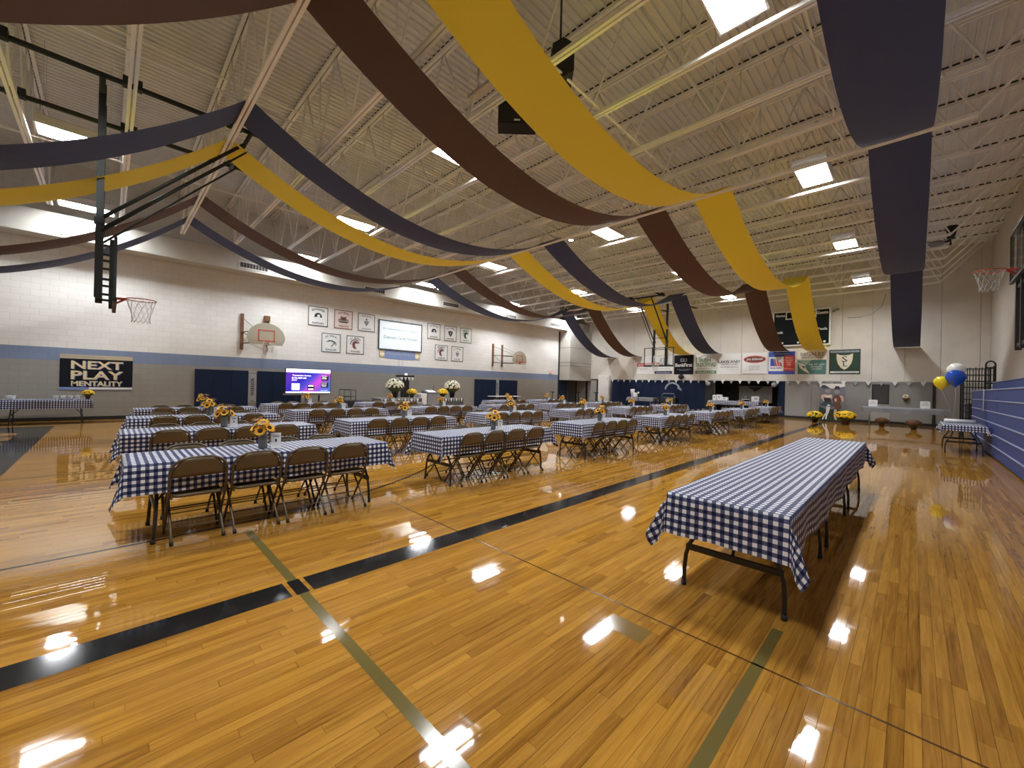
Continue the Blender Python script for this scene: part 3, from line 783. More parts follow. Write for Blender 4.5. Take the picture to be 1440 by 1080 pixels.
# ================================================================== BASKETBALL HOOPS
def rim_and_net(t, y0, z=3.05, r=.228, net='net_white'):
    c = y0+.15+r
    rm = MB().tube([(r*math.cos(2*PI*k/20), c+r*math.sin(2*PI*k/20), z) for k in range(20)], .010, 6, closed=True).build('rim', 'rim_orange', t)
    MB().box(-.07, .07, y0, y0+.16, z-.035, z-.005).tube([(-.06, y0+.01, z-.12), (-.05, y0+.16, z-.01)], .012, 5).tube([(.06, y0+.01, z-.12), (.05, y0+.16, z-.01)], .012, 5).build('rim_bracket', 'rim_orange', rm)
    nt = MB(); lv = [(r, 0), (.205, -.08), (.175, -.19), (.145, -.30), (.135, -.40), (.145, -.45)]
    for k in range(12):
        for sg in (-1, 1):
            nt.tube([((rr)*math.cos(2*PI*k/12+sg*i*PI/12), c+rr*math.sin(2*PI*k/12+sg*i*PI/12), z+dz) for i, (rr, dz) in enumerate(lv)], .0045, 3)
    nt.build('net', net, t)
def ceiling_hoop(label, loc, rz, m):
    t = thing('basketball_hoop', label, 'basketball hoop', loc, rz); t['group'] = 'ceiling-hung court hoops'
    MB().box(-.90, .90, -.02, .0, 2.92, 3.97).build('backboard', 'glass', t)
    b = MB(); b.box(-.93, .93, -.035, .008, 2.87, 2.94).box(-.93, .93, -.035, .008, 3.96, 4.0).box(-.93, -.89, -.035, .008, 2.94, 3.96).box(.89, .93, -.035, .008, 2.94, 3.96)
    b.build('backboard_frame', m, t)
    MB().box(-.93, .93, -.04, .02, 2.84, 2.90, .01).build('bottom_pad', 'black_plastic', t)
    frame(t, 'target_square', -.30, .30, 3.05, 3.50, .05, -.001, .001, 'sign_white').matrix_local = Matrix.Translation((0, .004, 0)) @ Matrix(((-1, 0, 0), (0, 0, 1), (0, 1, 0))).to_4x4()
    rim_and_net(t, 0.0)
    for x in (-.40, .40):
        MB().box(x-.05, x+.05, -.28, -.18, 2.95, 6.85, .01).build('mast', m, t)
        MB().box(x-.035, x+.035, -.09, -.03, 2.86, 4.05, .008).build('inner_mast', m, t)
        for z in (3.0, 3.28, 3.62, 3.9): MB().box(x-.02, x+.02, -.19, -.08, z, z+.04).build('rung', m, t)
        MB().tube([(x, -.2, 4.42), (x, 1.95, 6.70)], .035, 6).build('brace', m, t)
        MB().tube([(x*1.15, -.2, 4.15), (x*1.15, 2.02, 6.55)], .020, 6).build('brace', m, t)
        MB().box(x-.075, x+.075, -.30, -.16, 4.30, 4.40).build('collar', m, t)
    for x in (-.95, .95):
        MB().tube([(x, -3.6, 6.74), (x, 2.8, 6.74)], .048, 8).build('rail_pipe', m, t)
        for y in (-1.42, .12, 1.66): MB().box(x-.07, x+.07, y-.10, y+.02, 6.70, 6.86).box(x-.07, x+.07, y+.06, y+.16, 6.70, 6.86).build('clamp', m, t)
    for y in (-.23, 1.97): MB().tube([(-1.05, y, 6.70), (1.05, y, 6.70)], .042, 8).build('cross_pipe', m, t)
    MB().tube([(-.4, -.24, 3.9), (.4, -.24, 3.9)], .018, 5).tube([(-.4, -.24, 4.6), (.4, -.24, 4.6)], .018, 5).build('crossbar', m, t)
    return t
ceiling_hoop('dark ceiling-hung court hoop on a folding mast facing the banner wall', (CX, .06, 0), 0, 'green_black_metal')
ceiling_hoop('ceiling-hung glass hoop in front of the banner wall', (CX, 23.5, 0), PI, 'black_metal')

def fan_board(w, h, n=16):
    pts = [(-w*.42, 0), (w*.42, 0)] + [(w/2*math.cos(a)*1.0, h*.28+h*.72*math.sin(a)) for a in [PI*k/n for k in range(n+1)]]
    return pts
def wall_hoop(label, loc, d, offs, rz, posts):
    t = thing('wall_hoop', label, 'basketball hoop', loc, rz); t['group'] = 'fan-board wall hoops'
    bd = MB().prism(fan_board(1.39, .90), -.03, 0).xf(Matrix(((1, 0, 0, 0), (0, 0, 1, 0), (0, 1, 0, 2.93), (0, 0, 0, 1)))).build('backboard', 'fan_board', t)
    b = MB(); b.box(-.30, .30, .0, .004, 3.07, 3.11).box(-.30, .30, .0, .004, 3.50, 3.54).box(-.30, -.26, .0, .004, 3.11, 3.50).box(.26, .30, .0, .004, 3.11, 3.50).build('target_square', 'target_red', bd)
    rim_and_net(t, .0)
    for x in posts:
        MB().box(x-.055, x+.055, -d, -d+.08, 2.73, 4.22, .01).build('wall_post', 'brown_wood', t)
        for z, z2 in ((3.45, 3.45), (2.98, 2.98)): MB().tube([(x, -d+.08, z), (offs+.5*(1 if x > sum(posts)/2 else -1), -.03, z2)], .02, 5).build('strut', 'black_metal', t)
        MB().tube([(x, -d+.08, 4.05), (offs+.35*(1 if x > sum(posts)/2 else -1), -.03, 3.5)], .009, 4).build('tie_rod', 'black_metal', t)
    MB().tube([(posts[0], -d+.09, 3.45), (posts[1], -d+.09, 2.98)], .012, 4).build('cross_brace', 'black_metal', t)
wall_hoop('fan-shaped hoop on the block wall above the navy wall pads by the television', (-18.85, 4.55, 0), .95, 0, -PI/2, (.68, -.22))
wall_hoop('fan-shaped hoop swung sideways on the block wall above the exit-side navy pads', (-18.95, 19.65, 0), .85, 0, -PI/2, (1.72, .88))
t = thing('raised_hoop', 'dark-framed side hoop raised on the wall above the bleachers', 'basketball hoop', (1.48, 13.35, 0), PI/2)
MB().box(-.9, .9, -.03, 0, 4.08, 5.12, .01).build('backboard', 'glass', t)
b = MB(); b.box(-.93, .93, -.05, .01, 4.04, 4.10).box(-.93, .93, -.05, .01, 5.10, 5.16).box(-.93, -.87, -.05, .01, 4.1, 5.1).box(.87, .93, -.05, .01, 4.1, 5.1).build('backboard_frame', 'black_metal', t)
rim_and_net(t, .0, 4.22, net='ribbon_grey')
for x in (-.5, .1, .7):
    MB().box(x-.05, x+.05, -.16, -.06, 2.55, 5.35, .01).build('mast', 'black_metal', t)
    MB().tube([(x, -.10, 4.9), (x, -.90, 5.2)], .03, 5).tube([(x, -.10, 3.2), (x, -.90, 3.2)], .03, 5).build('wall_strut', 'black_metal', t)
MB().box(-.55, .75, -.14, -.08, 2.62, 2.70).box(-.55, .75, -.14, -.08, 3.9, 3.97).build('crossbar', 'black_metal', t)

# ceiling loudspeakers and camera
def speaker(loc, rz, label):
    t = thing('ceiling_speaker', label, 'speaker', loc, rz); t['group'] = 'ceiling speakers'
    cab = MB().prism([(-.22, -.16), (.22, -.16), (.33, .02), (.22, .20), (-.22, .20), (-.33, .02)], -.38, .38).xf(Matrix.Rotation(PI/2, 4, 'Y')).build('cabinet', 'black_plastic', t)
    MB().box(-.30, .30, -.175, -.16, -.2, .2).build('grille', 'black_metal', t)
    plate(t, 'badge', -.06, .06, -.185, -.175, -.18, -.15, 'sign_white')
    MB().tube([(0, 0, .2), (0, 0, 1.6)], .02, 5).build('hanger', 'black_metal', t)
speaker((-5.78, 5.75, 6.95), .8, 'black loudspeaker hung between the brown and yellow streamers')
speaker((-4.45, 5.45, 6.95), -.8, 'black loudspeaker hung behind the wide yellow streamer')
t = thing('mounting_bracket', 'grey metal bracket holding the loudspeakers to the joists', 'bracket', (-5.7, 4.9, 7.05)); MB().box(-.5, .5, -.10, .10, 0, .06, .01).build('arm', 'steel', t); MB().tube([(-.3, 0, .06), (-.3, 0, 1.4)], .02, 5).tube([(.3, 0, .06), (.3, 0, 1.4)], .02, 5).build('hanger', 'steel', t)
t = thing('security_camera', 'black camera and lamp hung from the joist end near the bleacher wall', 'camera', (.66, 19.4, 6.55))
MB().tube([(.12, 0, .5), (.12, 0, .28), (.10, 0, .1)], [.16, .11, .09], 10).build('body', 'black_plastic', t)
MB().lathe([(.001, -.10), (.15, -.08), (.22, .0), (.15, .06), (.02, .08)], 12, (-.22, 0, .02)).build('lamp_head', 'ink_grey', t); MB().tube([(-.2, 0, .0), (.10, 0, .05), (.1, 0, -.1)], .04, 6).build('arm', 'black_plastic', t)
MB().tube([(.12, 0, .5), (.12, 0, 1.935)], .012, 5).build('hanger', 'joist_paint', t)

# ================================================================== BLEACHERS
ROWZ = [.02, .30, .58, .86, 1.14, 1.42, 1.70]
for k, (ya, yb) in enumerate(((3.0, 8.95), (8.95, 14.9), (14.9, 20.85))):
    t = thing('bleacher', ('folded blue bleacher bank level with the long display table', 'folded blue bleacher bank between the other two', 'folded blue bleacher bank beside the gingham table and balloons')[k], 'bleacher', (1.4, ya, 0), 0, 'folded bleachers'); L_ = yb-ya
    for i in range(6):
        rw = MB().box(.0, .12, .01, L_-.01, ROWZ[i]+.012, ROWZ[i+1]-.012, .006).build('seat_row', 'bleacher_navy', t)
        MB().box(-.018, .10, .01, L_-.01, ROWZ[i+1]-.016, ROWZ[i+1]+.006, .004).build('nosing', 'bleacher_edge', rw)
    MB().box(.12, .96, .01, L_-.01, .0, 1.66).build('understructure', 'bleacher_side', t)
    MB().box(.45, .96, .01, L_-.01, 1.66, 1.98, .01).build('upper_row', 'bleacher_navy', t); MB().box(.43, .96, .01, L_-.01, 1.98, 2.0).build('top_board', 'bleacher_edge', t)
    MB().box(.02, .45, .01, L_-.01, 1.66, 1.70).build('top_board', 'bleacher_navy', t)
tag(MB().tube([(1.35, 17.0, 1.71), (1.35, 17.03, 1.5), (1.35, 17.08, 1.25), (1.35, 17.10, 1.12)], .022, 5, flat=.4).build('strap', 'sign_white'), 'white strap hanging down the front of the bleachers', 'strap')
t = thing('mesh_cart', 'tall black mesh ball cart at the end of the bleachers', 'cart', (1.62, 22.6, 0))
for x in (-.36, .36):
    for y in (-.5, .5): MB().box(x-.025, x+.025, y-.025, y+.025, .1, 2.6).build('post', 'black_metal', t); MB().lathe([(.05, -.02), (.05, .02)], 10).xf(Matrix.Translation((x, y, .05)) @ Matrix.Rotation(PI/2, 4, 'X')).build('wheel', 'rubber', t)
for y in (-.5, .5):
    b = MB()
    for k in range(11): b.box(-.36, .36, y-.012, y+.012, .25+k*.225, .275+k*.225)
    for k in range(4): b.box(-.22+k*.145, -.195+k*.145, y-.012, y+.012, .2, 2.55)
    b.build('mesh_panel', 'black_metal', t)
MB().box(-.36, .36, -.5, .5, .2, .24).build('deck', 'black_metal', t)
MB().box(-.30, .30, -.45, .4, .26, 1.25, .03).build('dark_bag', 'cloth_dark', t)
t = thing('hoop_stand', 'black arched metal stand behind the mesh cart', 'stand', (2.08, 24.2, 0))
pts = [(-.12, 0, 0), (-.12, 0, 2.75)] + [(-.12*math.cos(a), 0, 2.75+.14*math.sin(a)) for a in [PI*k/6 for k in range(1, 6)]] + [(.12, 0, 2.75), (.12, 0, 0)]
MB().tube(pts, .03, 6).build('arch', 'black_metal', t)
for z in (.3, 1.2, 2.0, 2.6): MB().box(-.12, .12, -.02, .02, z, z+.06).build('bar', 'black_metal', t)

# balloons
for nm, m, p, r in (('white', 'balloon_white', (.86, 17.62, 2.27), .205), ('blue', 'balloon_blue', (.83, 17.2, 2.04), .22), ('yellow', 'balloon_yellow', (.56, 17.3, 1.90), .18)):
    t = thing('balloon', '%s balloon on a ribbon above the table by the bleachers' % nm, 'balloon', p); t['group'] = 'balloon bunch'
    MB().lathe([(.012, -r*1.22), (.02, -r*1.18), (r*.35, -r*.98), (r*.75, -r*.6), (r*.97, -r*.1), (r, .12*r), (r*.9, r*.5), (r*.6, r*.82), (r*.25, r*.98), (.001, r)], 20).build('body', m, t)
    MB().lathe([(.028, -r*1.30), (.010, -r*1.2)], 8).build('knot', m, t)
    q = Vector((.80, 17.32, .76))-Vector(p); MB().tube([(0, 0, -r*1.25), tuple(q*.5+Vector((.02, .02, -.05))), tuple(q)], .004, 4).build('ribbon', 'ribbon_grey', t)

# ================================================================== POTTED MUMS
def mum(label, loc, r, m, pot, ph=.22, name='potted_mum', pr=None, flat=.75, seed=1):
    rr = random.Random(seed); t = thing(name, label, 'flowers', loc); pr = pr or r*.45
    MB().lathe([(pr*.72, 0), (pr, ph), (pr*1.06, ph), (pr*1.06, ph+.02), (pr*.9, ph+.02)], 14).build('pot', pot, t)
    zc = ph+r*flat*.55
    fo = MB()
    for k in range(260):
        a, e = rr.uniform(0, 2*PI), rr.uniform(-.5, 1.5); d = Vector((math.cos(a)*math.cos(e), math.sin(a)*math.cos(e), math.sin(e)*flat)); p = d*r*rr.uniform(.70, .95)+Vector((0, 0, zc))
        s = r*.13; u = Vector((rr.uniform(-1, 1), rr.uniform(-1, 1), rr.uniform(-1, 1))).normalized(); v = u.cross(d).normalized()
        fo.add([p-u*s, p+v*s*.5, p+u*s, p-v*s*.5], [(0, 1, 2, 3)])
    fo.ball((0, 0, zc), r*.80, 12, 8, flat)
    stuff(fo.build('foliage', 'leaf_green', t))
    bl = MB()
    for k in range(230):
        a, e = rr.uniform(0, 2*PI), math.asin(rr.uniform(-.12, 1)); d = Vector((math.cos(a)*math.cos(e), math.sin(a)*math.cos(e), math.sin(e)*flat)).normalized()
        p = Vector((math.cos(a)*math.cos(e), math.sin(a)*math.cos(e), math.sin(e)*flat))*r*rr.uniform(.95, 1.03)+Vector((0, 0, zc)); s = r*rr.uniform(.085, .12)
        u = d.orthogonal().normalized(); v = d.cross(u)
        ring = [p+(u*math.cos(2*PI*q/7)+v*math.sin(2*PI*q/7))*s for q in range(7)]
        bl.add(ring+[p+d*s*.55], [(q, (q+1) % 7, 7) for q in range(7)], True)
    stuff(bl.build('blossoms', m, t)); return t
mum('yellow mum in a pot left of the photo board skirt figure', (-3.55, 25.3, 0), .33, 'mum_yellow', 'pot_black', .20, seed=1, flat=.7)
mum('yellow mum in a pot beside the brown-shorts figure of the photo board', (-2.32, 25.0, 0), .42, 'mum_yellow', 'pot_brown', .26, seed=2, flat=.6)
mum('rust mum in a pot under the window-door end of the display table', (-1.05, 25.45, 0), .25, 'mum_rust', 'pot_brown', .17, seed=3, flat=.6)
mum('rust mum in a pot before the bleacher end of the display table', (.0, 24.7, 0), .26, 'mum_rust', 'pot_brown', .17, seed=4, flat=.6)

# ================================================================== LEFT WALL
s = sign('wall_banner', 'black NEXT PLAY MENTALITY banner on the grey block wall', 'banner', (XL, -.27, 1.02), ROT_LEFT)
plate(s, 'cloth', -.87, .87, 0, 1.17, .004, .012, 'sign_black'); plate(s, 'top_strip', -.87, .87, 1.04, 1.18, .012, .016, 'sign_tan'); plate(s, 'bottom_strip', -.87, .87, 0, .09, .012, .016, 'banner_blue'); plate(s, 'bottom_strip', -.2, .87, .02, .09, .016, .018, 'sign_white')
text(s, 'OPPORTUNITY WITHOUT MENTALITY', -.35, 1.105, .95, .05, 'ink_grey', .018, bold=False)
for st, y, w, h in (('NEXT', .84, 1.24, .27), ('PLAY', .50, 1.24, .29), ('MENTALITY', .215, 1.22, .17)):
    text(s, st, .02, y-.012, w, h, 'letter_blue', .0135); text(s, st, 0, y, w, h, 'letter_tan', .015)
# navy wall pads with white name pennants
def wpads(ys, z1, label):
    t = thing('wall_pad_set', label, 'wall pad', (XL, 0, 0)); t['group'] = 'block-wall pads'
    for a, b_ in ys:
        n = max(1, round((b_-a)/.61)); w = (b_-a)/n
        for k in range(n): MB().box(.0, .06, a+k*w+.003, a+(k+1)*w-.003, .12, z1, .012).build('pad', 'pad_navy', t)
wpads(((2.36, 4.14), (4.46, 6.2)), 1.86, 'navy padded panels on the block wall under the fan hoop by the television')
wpads(((16.45, 18.28), (18.58, 20.3)), 1.84, 'navy padded panels on the block wall under the swung fan hoop')
for y, zb, lab, tx in ((4.30, .50, 'white vertical pennant between navy pads by the television', 'WARRIOR'), (18.43, .6, 'white vertical pennant between the navy pads under the swung hoop', 'CRUSADER')):
    s = sign('name_pennant', lab, 'pennant', (XL, y, zb), ROT_LEFT)
    shape(s, 'cloth', [(-.15, 0), (0, .16), (.15, 0), (.15, 1.36), (-.15, 1.36)], .004, .012, 'silver_print')
    tt = text(s, tx, 0, 0, .75, .14, 'ink_black', .0); tt.matrix_local = Matrix.Translation((0, .68, .014)) @ Matrix.Rotation(PI/2, 4, 'Z'); plate(s, 'stripe', -.13, .13, 1.24, 1.30, .012, .014, 'ink_grey')
# square team signs
def crest(s, kind, c1, c2):
    if kind == 'helmet':
        shape(s, 'emblem', [(-.16, -.02), (-.15, .12), (-.06, .20), (.06, .2), (.14, .12), (.13, .06), (.03, .1), (-.02, .02), (.0, -.1), (.08, -.17), (-.04, -.2), (-.12, -.14)], .014, .018, c1)
        shape(s, 'emblem_plume', arc(-.02, .04, .20, .3, PI*1.05, 10)+arc(-.02, .04, .24, .3, PI*1.05, 10)[::-1], .014, .017, c2)
    elif kind == 'shield':
        shape(s, 'emblem', [(-.17, .12), (0, .17), (.17, .12), (.13, -.05), (0, -.2), (-.13, -.05)], .014, .017, c1); shape(s, 'emblem_face', [(-.06, .08), (.06, .08), (.05, -.04), (0, -.1), (-.05, -.04)], .018, .020, c2)
    elif kind == 'bird':
        shape(s, 'emblem', [(-.26, .02), (-.1, .13), (.08, .12), (.24, .03), (.25, -.08), (.17, -.03), (.08, -.04), (.13, .03), (-.02, .08)], .014, .017, c1); shape(s, 'emblem_beak', [(.1, .02), (.24, .02), (.24, -.1), (.17, -.05)], .018, .02, c2)
        shape(s, 'emblem_neck', [(-.02, -.18), (.10, -.03), (.12, -.06), (.01, -.2)], .014, .017, c1)
    elif kind == 'torch':
        shape(s, 'emblem', [(-.12, .08), (.12, .08), (.12, -.02), (0, -.2), (-.12, -.02)], .014, .017, c1); shape(s, 'emblem_flame', arc(0, .15, .045, 0, 2*PI, 10)[:-1], .014, .017, c2)
    elif kind == 'paws':
        shape(s, 'emblem', [(-.26, -.12), (.26, -.12), (.26, .0), (.15, .06), (-.15, .06), (-.26, .0)], .014, .016, c2); shape(s, 'emblem_head', [(-.12, -.05), (-.14, .18), (-.05, .12), (.06, .12), (.13, .18), (.12, -.05)], .017, .020, c1)
        shape(s, 'emblem_base', [(-.2, -.16), (.2, -.16), (.2, -.11), (-.2, -.11)], .017, .019, 'ink_black')
    else:
        shape(s, 'emblem', arc(0, -.01, .17, -.3, PI+.3, 12)+[(-.05, -.03), (.05, -.03)], .014, .017, c1); shape(s, 'emblem_face', arc(.02, .02, .07, 0, 2*PI, 10)[:-1], .018, .020, c2)
SG = [(6.43, 4.07, 'BETHLEHEM', 'RAPTORS', 'round', 'sign_white', 'ink_black', 'ink_black', 'sign_white', 'black round'), (7.61, 4.07, 'GOOD SHEPHERD', 'WILDCATS', 'paws', 'sign_pink', 'sign_maroon', 'sign_maroon', 'print_grey', 'red and grey cat-and-paws'),
      (8.78, 4.07, 'TRINITY', 'GUARDIANS', 'torch', 'sign_white', 'ink_black', 'ink_grey', 'ink_black', 'grey torch-shield'), (7.05, 2.88, 'ST. PAUL', 'EAGLES', 'bird', 'sign_white', 'print_blue', 'print_blue', 'print_grey', 'thin blue-framed eagle'),
      (8.23, 2.88, 'ST. PETER', 'CRUSADERS', 'helmet', 'sign_white', 'ink_black', 'sign_maroon', 'ink_black', 'maroon and black warrior-head'), (12.85, 4.07, 'ST. JOHN', 'EAGLES', 'round', 'sign_white', 'ink_black', 'sign_black', 'silver_print', 'black and silver round eagle'),
      (14.03, 4.07, 'ST. LUKE', 'PANTHERS', 'shield', 'sign_white', 'ink_black', 'ink_black', 'ink_grey', 'black shield'), (15.21, 4.07, 'IMMANUEL', 'TROJANS', 'helmet', 'sign_white', 'sign_pine', 'sign_pine', 'sign_green', 'green plumed-helmet'),
      (13.40, 2.88, 'BETHANY', 'WARRIORS', 'helmet', 'sign_white', 'ink_black', 'sign_maroon', 'ink_black', 'red-faced dark helmet'), (14.58, 2.88, 'ST. MARK', 'SOLDIERS', 'torch', 'sign_white', 'ink_black', 'ink_grey', 'gold', 'pale grey standing-figure')]
for y, z, a, b_, kind, bg, fr, c1, c2, lab in SG:
    s = sign('team_sign', 'square white team sign with %s emblem on the block wall' % lab, 'sign', (XL, y+.445, z+.45), ROT_LEFT, 'square team signs')
    plate(s, 'panel', -.445, .445, -.45, .45, .0, .012, bg); frame(s, 'border', -.445, .445, -.45, .45, .032, .012, .016, fr)
    crest(s, kind, c1, c2); text(s, a, 0, .33, .55, .085, c1, .015, arch=.08 if len(a) > 7 else .03); text(s, b_, 0, -.32, .50, .085, c1, .015)
# projector screen, blue banner
s = sign('projection_screen', 'white projection screen with faint teal wording on the block wall', 'screen', (XL, 11.18, 4.01), ROT_LEFT)
plate(s, 'canvas', -1.26, 1.26, -.75, .75, .02, .035, 'projected'); frame(s, 'border', -1.30, 1.30, -.78, .78, .045, .02, .05, 'sign_black')
text(s, "It's sweetened by the vendors", 0, .33, 2.1, .15, 'projected_text', .037); text(s, "Deanna's Candy Kitchen", 0, -.12, 2.0, .24, 'projected_text', .037)
for x in (-.05, .1): MB().tube([(x, .78, .03), (x, 1.78, .03)], .008, 4).build('cable', 'white_metal', s)
s = sign('blue_banner', 'blue cloth banner with gold corner ornaments below the projection screen', 'banner', (XL, 11.17, 2.99), ROT_LEFT)
shape(s, 'cloth', [(-1.22, .21), (-1.22, -.17), (-.7, -.21), (0, -.235), (.7, -.22), (1.22, -.19), (1.22, .21)], .004, .012, 'banner_blue')
for x in (-1, 1):
    plate(s, 'corner_patch', min(x*1.2, x*.92), max(x*1.2, x*.92), -.16, .18, .012, .014, 'gold'); shape(s, 'corner_star', [(x*1.05+.13*math.cos(a), .13*math.sin(a)*(1 if k % 2 else .5)) for k, a in enumerate([2*PI*q/12 for q in range(12)])], .014, .017, 'sign_cream')
text(s, 'Oktoberfest Banquet', 0, .04, 1.6, .17, 'silver_print', .014)
MB().tube([(XL+.03, 11.1, .7), (XL+.03, 11.1, 2.75)], .008, 4).tube([(XL+.03, 11.3, .7), (XL+.03, 11.3, 2.75)], .008, 4).build('conduit', 'ink_grey', wl)
# bell box above hoop, exit sign
tag(MB().box(XL, XL+.12, 4.66, 4.88, 3.98, 4.24, .01).build('bell_box', 'brown_wood'), 'small brown box on the block wall above the fan hoop', 'box')
s = sign('exit_sign', 'small white exit sign with red letters at the end of the block wall', 'sign', (XL, 24.0, 2.62), ROT_LEFT)
plate(s, 'box', -.2, .2, -.14, .14, 0, .06, 'sign_white'); text(s, 'EXIT', 0, 0, .32, .17, 'red_letter', .064)

# television on a rolling stand
t = sign('television', 'large lit television showing a purple and blue auction page', 'television', (-18.05, 5.96, 0), ROT_LEFT)
plate(t, 'case', -.90, .90, .96, 2.0, -.05, .0, 'black_plastic'); plate(t, 'screen', -.875, .875, .985, 1.98, .0, .004, 'auction_screen')
plate(t, 'page_bar', -.875, .875, 1.835, 1.98, .004, .006, 'led_white'); plate(t, 'page_bar', -.875, .875, .985, 1.04, .004, .006, 'led_white')
text(t, 'Tournament Auction', -.28, 1.715, .72, .065, 'led_white', .006); text(t, '$10,409.00', -.38, 1.60, .56, .085, 'led_white', .006); plate(t, 'page_tag', -.66, -.47, 1.50, 1.53, .004, .006, 'led_white')
plate(t, 'page_tile', -.66, -.36, 1.11, 1.38, .004, .006, 'led_white'); plate(t, 'page_box', -.05, .22, 1.10, 1.33, .004, .006, 'led_dark'); plate(t, 'page_button', -.02, .19, 1.26, 1.31, .006, .008, 'led_white'); plate(t, 'page_button', -.02, .19, 1.12, 1.17, .006, .008, 'led_white')
plate(t, 'page_tile', .50, .80, 1.52, 1.75, .004, .006, 'led_dark'); plate(t, 'page_tile', .50, .80, 1.22, 1.45, .004, .006, 'led_dark'); text(t, 'Live items', .63, 1.72, .24, .04, 'led_white', .008); text(t, 'Top bids', .62, 1.41, .22, .04, 'led_white', .008); text(t, 'Winning\nraffle item', .62, 1.63, .2, .1, 'led_white', .008); text(t, 'Ham box\nPie box', .62, 1.31, .2, .1, 'led_white', .008); text(t, 'powered by auction', .63, 1.09, .28, .035, 'led_white', .006)
st = thing('television_cart', 'dark rolling cart under the lit television', 'cart', (-18.14, 5.96, 0))
for y in (-.45, .45): MB().box(-.03, .03, y-.03, y+.03, .08, 1.3).build('post', 'black_metal', st); MB().box(-.32, .32, y-.03, y+.03, 0, .08).build('foot', 'black_metal', st)
MB().box(-.22, .22, -.6, .6, .50, .53).build('shelf', 'black_metal', st); MB().box(-.04, .04, -.95, .95, .9, .96).build('shelf_bar', 'steel', st)

# serving tables along the left wall with white bowls and a mum
def plain_table(label, loc, L, rz, z=.74, cloth='gingham_blue', skirt=.28, lab2=None, proto=None):
    put_table(proto or (tb8 if L > 2 else tb6), loc[0], loc[1], rz, label)
    o = link('tablecloth', cloth_mesh(2.44 if L > 2 else 1.83, .76, .12, skirt, 20+int(abs(loc[0]*10))), cloth, None, (loc[0], loc[1], 0), (0, 0, rz)); tag(o, lab2, 'tablecloth')
plain_table('serving table along the grey block wall below the NEXT PLAY banner', (-18.85, -1.3, 0), 1.83, 0, lab2='gingham cloth on the serving table below the NEXT PLAY banner')
plain_table('serving table turned across the room beside the bowls table', (-17.6, -2.75, 0), 1.83, PI/2, lab2='gingham cloth on the cross-turned serving table in the corner')
for k, y in enumerate((-2.0, -1.12, -.97, -.82, -.66)):
    w = .10 if k else .16
    t = thing('serving_bowl', ('wide white serving dish on the wall table', 'white bowl on the wall table, farthest from the mum', 'white bowl on the wall table, third from the mum', 'white bowl on the wall table, second from the mum', 'white bowl on the wall table next to the mum')[k], 'bowl', (-18.75, y-.02, .748))
    MB().lathe([(w*.5, 0), (w*.6, .09), (w*.66, .115), (w*.70, .12), (w*.62, .115), (w*.5, .03), (.001, .025)], 14).build('bowl', 'paper_white', t)
mum('yellow mum at the end of the wall table beside the white bowls', (-18.8, -.46, .748), .15, 'mum_yellow', 'pot_brown', .12, seed=6)

# head table with white mums, lectern
HX = -17.7
for k, (y, lab) in enumerate(((9.9, 'dark-skirted head table below the projection screen, television end'), (12.9, 'dark-skirted head table below the projection screen, lectern end'))):
    L_ = 2.2 if k == 0 else 1.4
    t = thing('head_table', lab, 'table', (HX, y, 0))
    MB().box(-.38, .38, -L_/2, L_/2, .72, .76, .008).build('table_top', 'table_top', t); MB().box(-.40, .40, -L_/2-.02, L_/2+.02, .05, .755, .01).build('skirt', 'cloth_dark', t); MB().box(-.405, .405, -L_/2-.025, L_/2+.025, .745, .768, .004).build('top_cloth', 'cloth_grey', t)
    n = int(L_/.17)
    for q in range(n):
        y0 = -L_/2+.03+q*.17; MB().add([(.408, y0, .74), (.408, y0+.14, .74), (.408, y0+.07, .56)], [(0, 1, 2)]).add([(.402, y0, .74), (.402, y0+.14, .74), (.402, y0+.07, .56)], [(2, 1, 0)]).build('pennant', 'sign_white' if q % 2 else 'silver_print', t)
def urn_mum(label, y, seed):
    mum(label, (HX, y, .768), .42, 'mum_white', 'pot_black', .34, seed=seed, pr=.17, flat=.9)
urn_mum('large white mum in a black urn on the head table, television end', 9.75, 21); urn_mum('large white mum in a black urn on the head table beside the lectern', 13.15, 22)
mum('round yellow mum on the head table beside the black tower', (HX, 10.68, .768), .26, 'mum_yellow', 'pot_brown', .14, seed=23)
mum('round yellow mum on the head table between the lectern and white mum', (HX+.1, 12.45, .768), .28, 'mum_yellow', 'pot_brown', .14, seed=24)
t = thing('lectern', 'grey cloth covered lectern with papers between the head tables', 'lectern', (HX+.05, 11.75, 0))
MB().box(-.28, .28, -.36, .36, 0, 1.0, .02).build('body', 'cloth_grey', t); MB().add([(-.30, -.36, 1.0), (.30, -.36, 1.0), (.30, .36, 1.0), (-.30, .36, 1.0), (-.30, -.36, 1.16), (-.30, .36, 1.16)], [(0, 1, 4), (1, 2, 5, 4), (2, 3, 5), (0, 4, 5, 3)]).build('slope', 'cloth_dark', t)
MB().box(-.16, .20, -.24, .22, 0, .012).xf(Matrix.Translation((0, 0, 1.10)) @ Matrix.Rotation(.26, 4, 'Y')).build('papers', 'paper_white', t); MB().tube([(-.2, .25, 1.1), (-.15, .28, 1.3), (-.02, .22, 1.36)], .014, 5).build('microphone', 'black_plastic', t)
tag(MB().box(HX-.3, HX+.3, 11.04, 11.36, .0, .98, .02).build('white_cooler', 'white_cloth'), 'white cloth covered stand beside the lectern', 'stand')
t = thing('black_tower', 'tall black stand with pennants on its wide top below the screen', 'stand', (-18.9, 10.98, 0))
MB().box(-.16, .16, -.16, .16, 0, 1.80, .01).build('column', 'black_plastic', t); MB().box(-.22, .22, -.42, .42, 1.80, 1.90, .01).build('top', 'black_plastic', t); MB().box(-.05, .05, .0, .10, 1.90, 2.0).build('light', 'led_white', t)
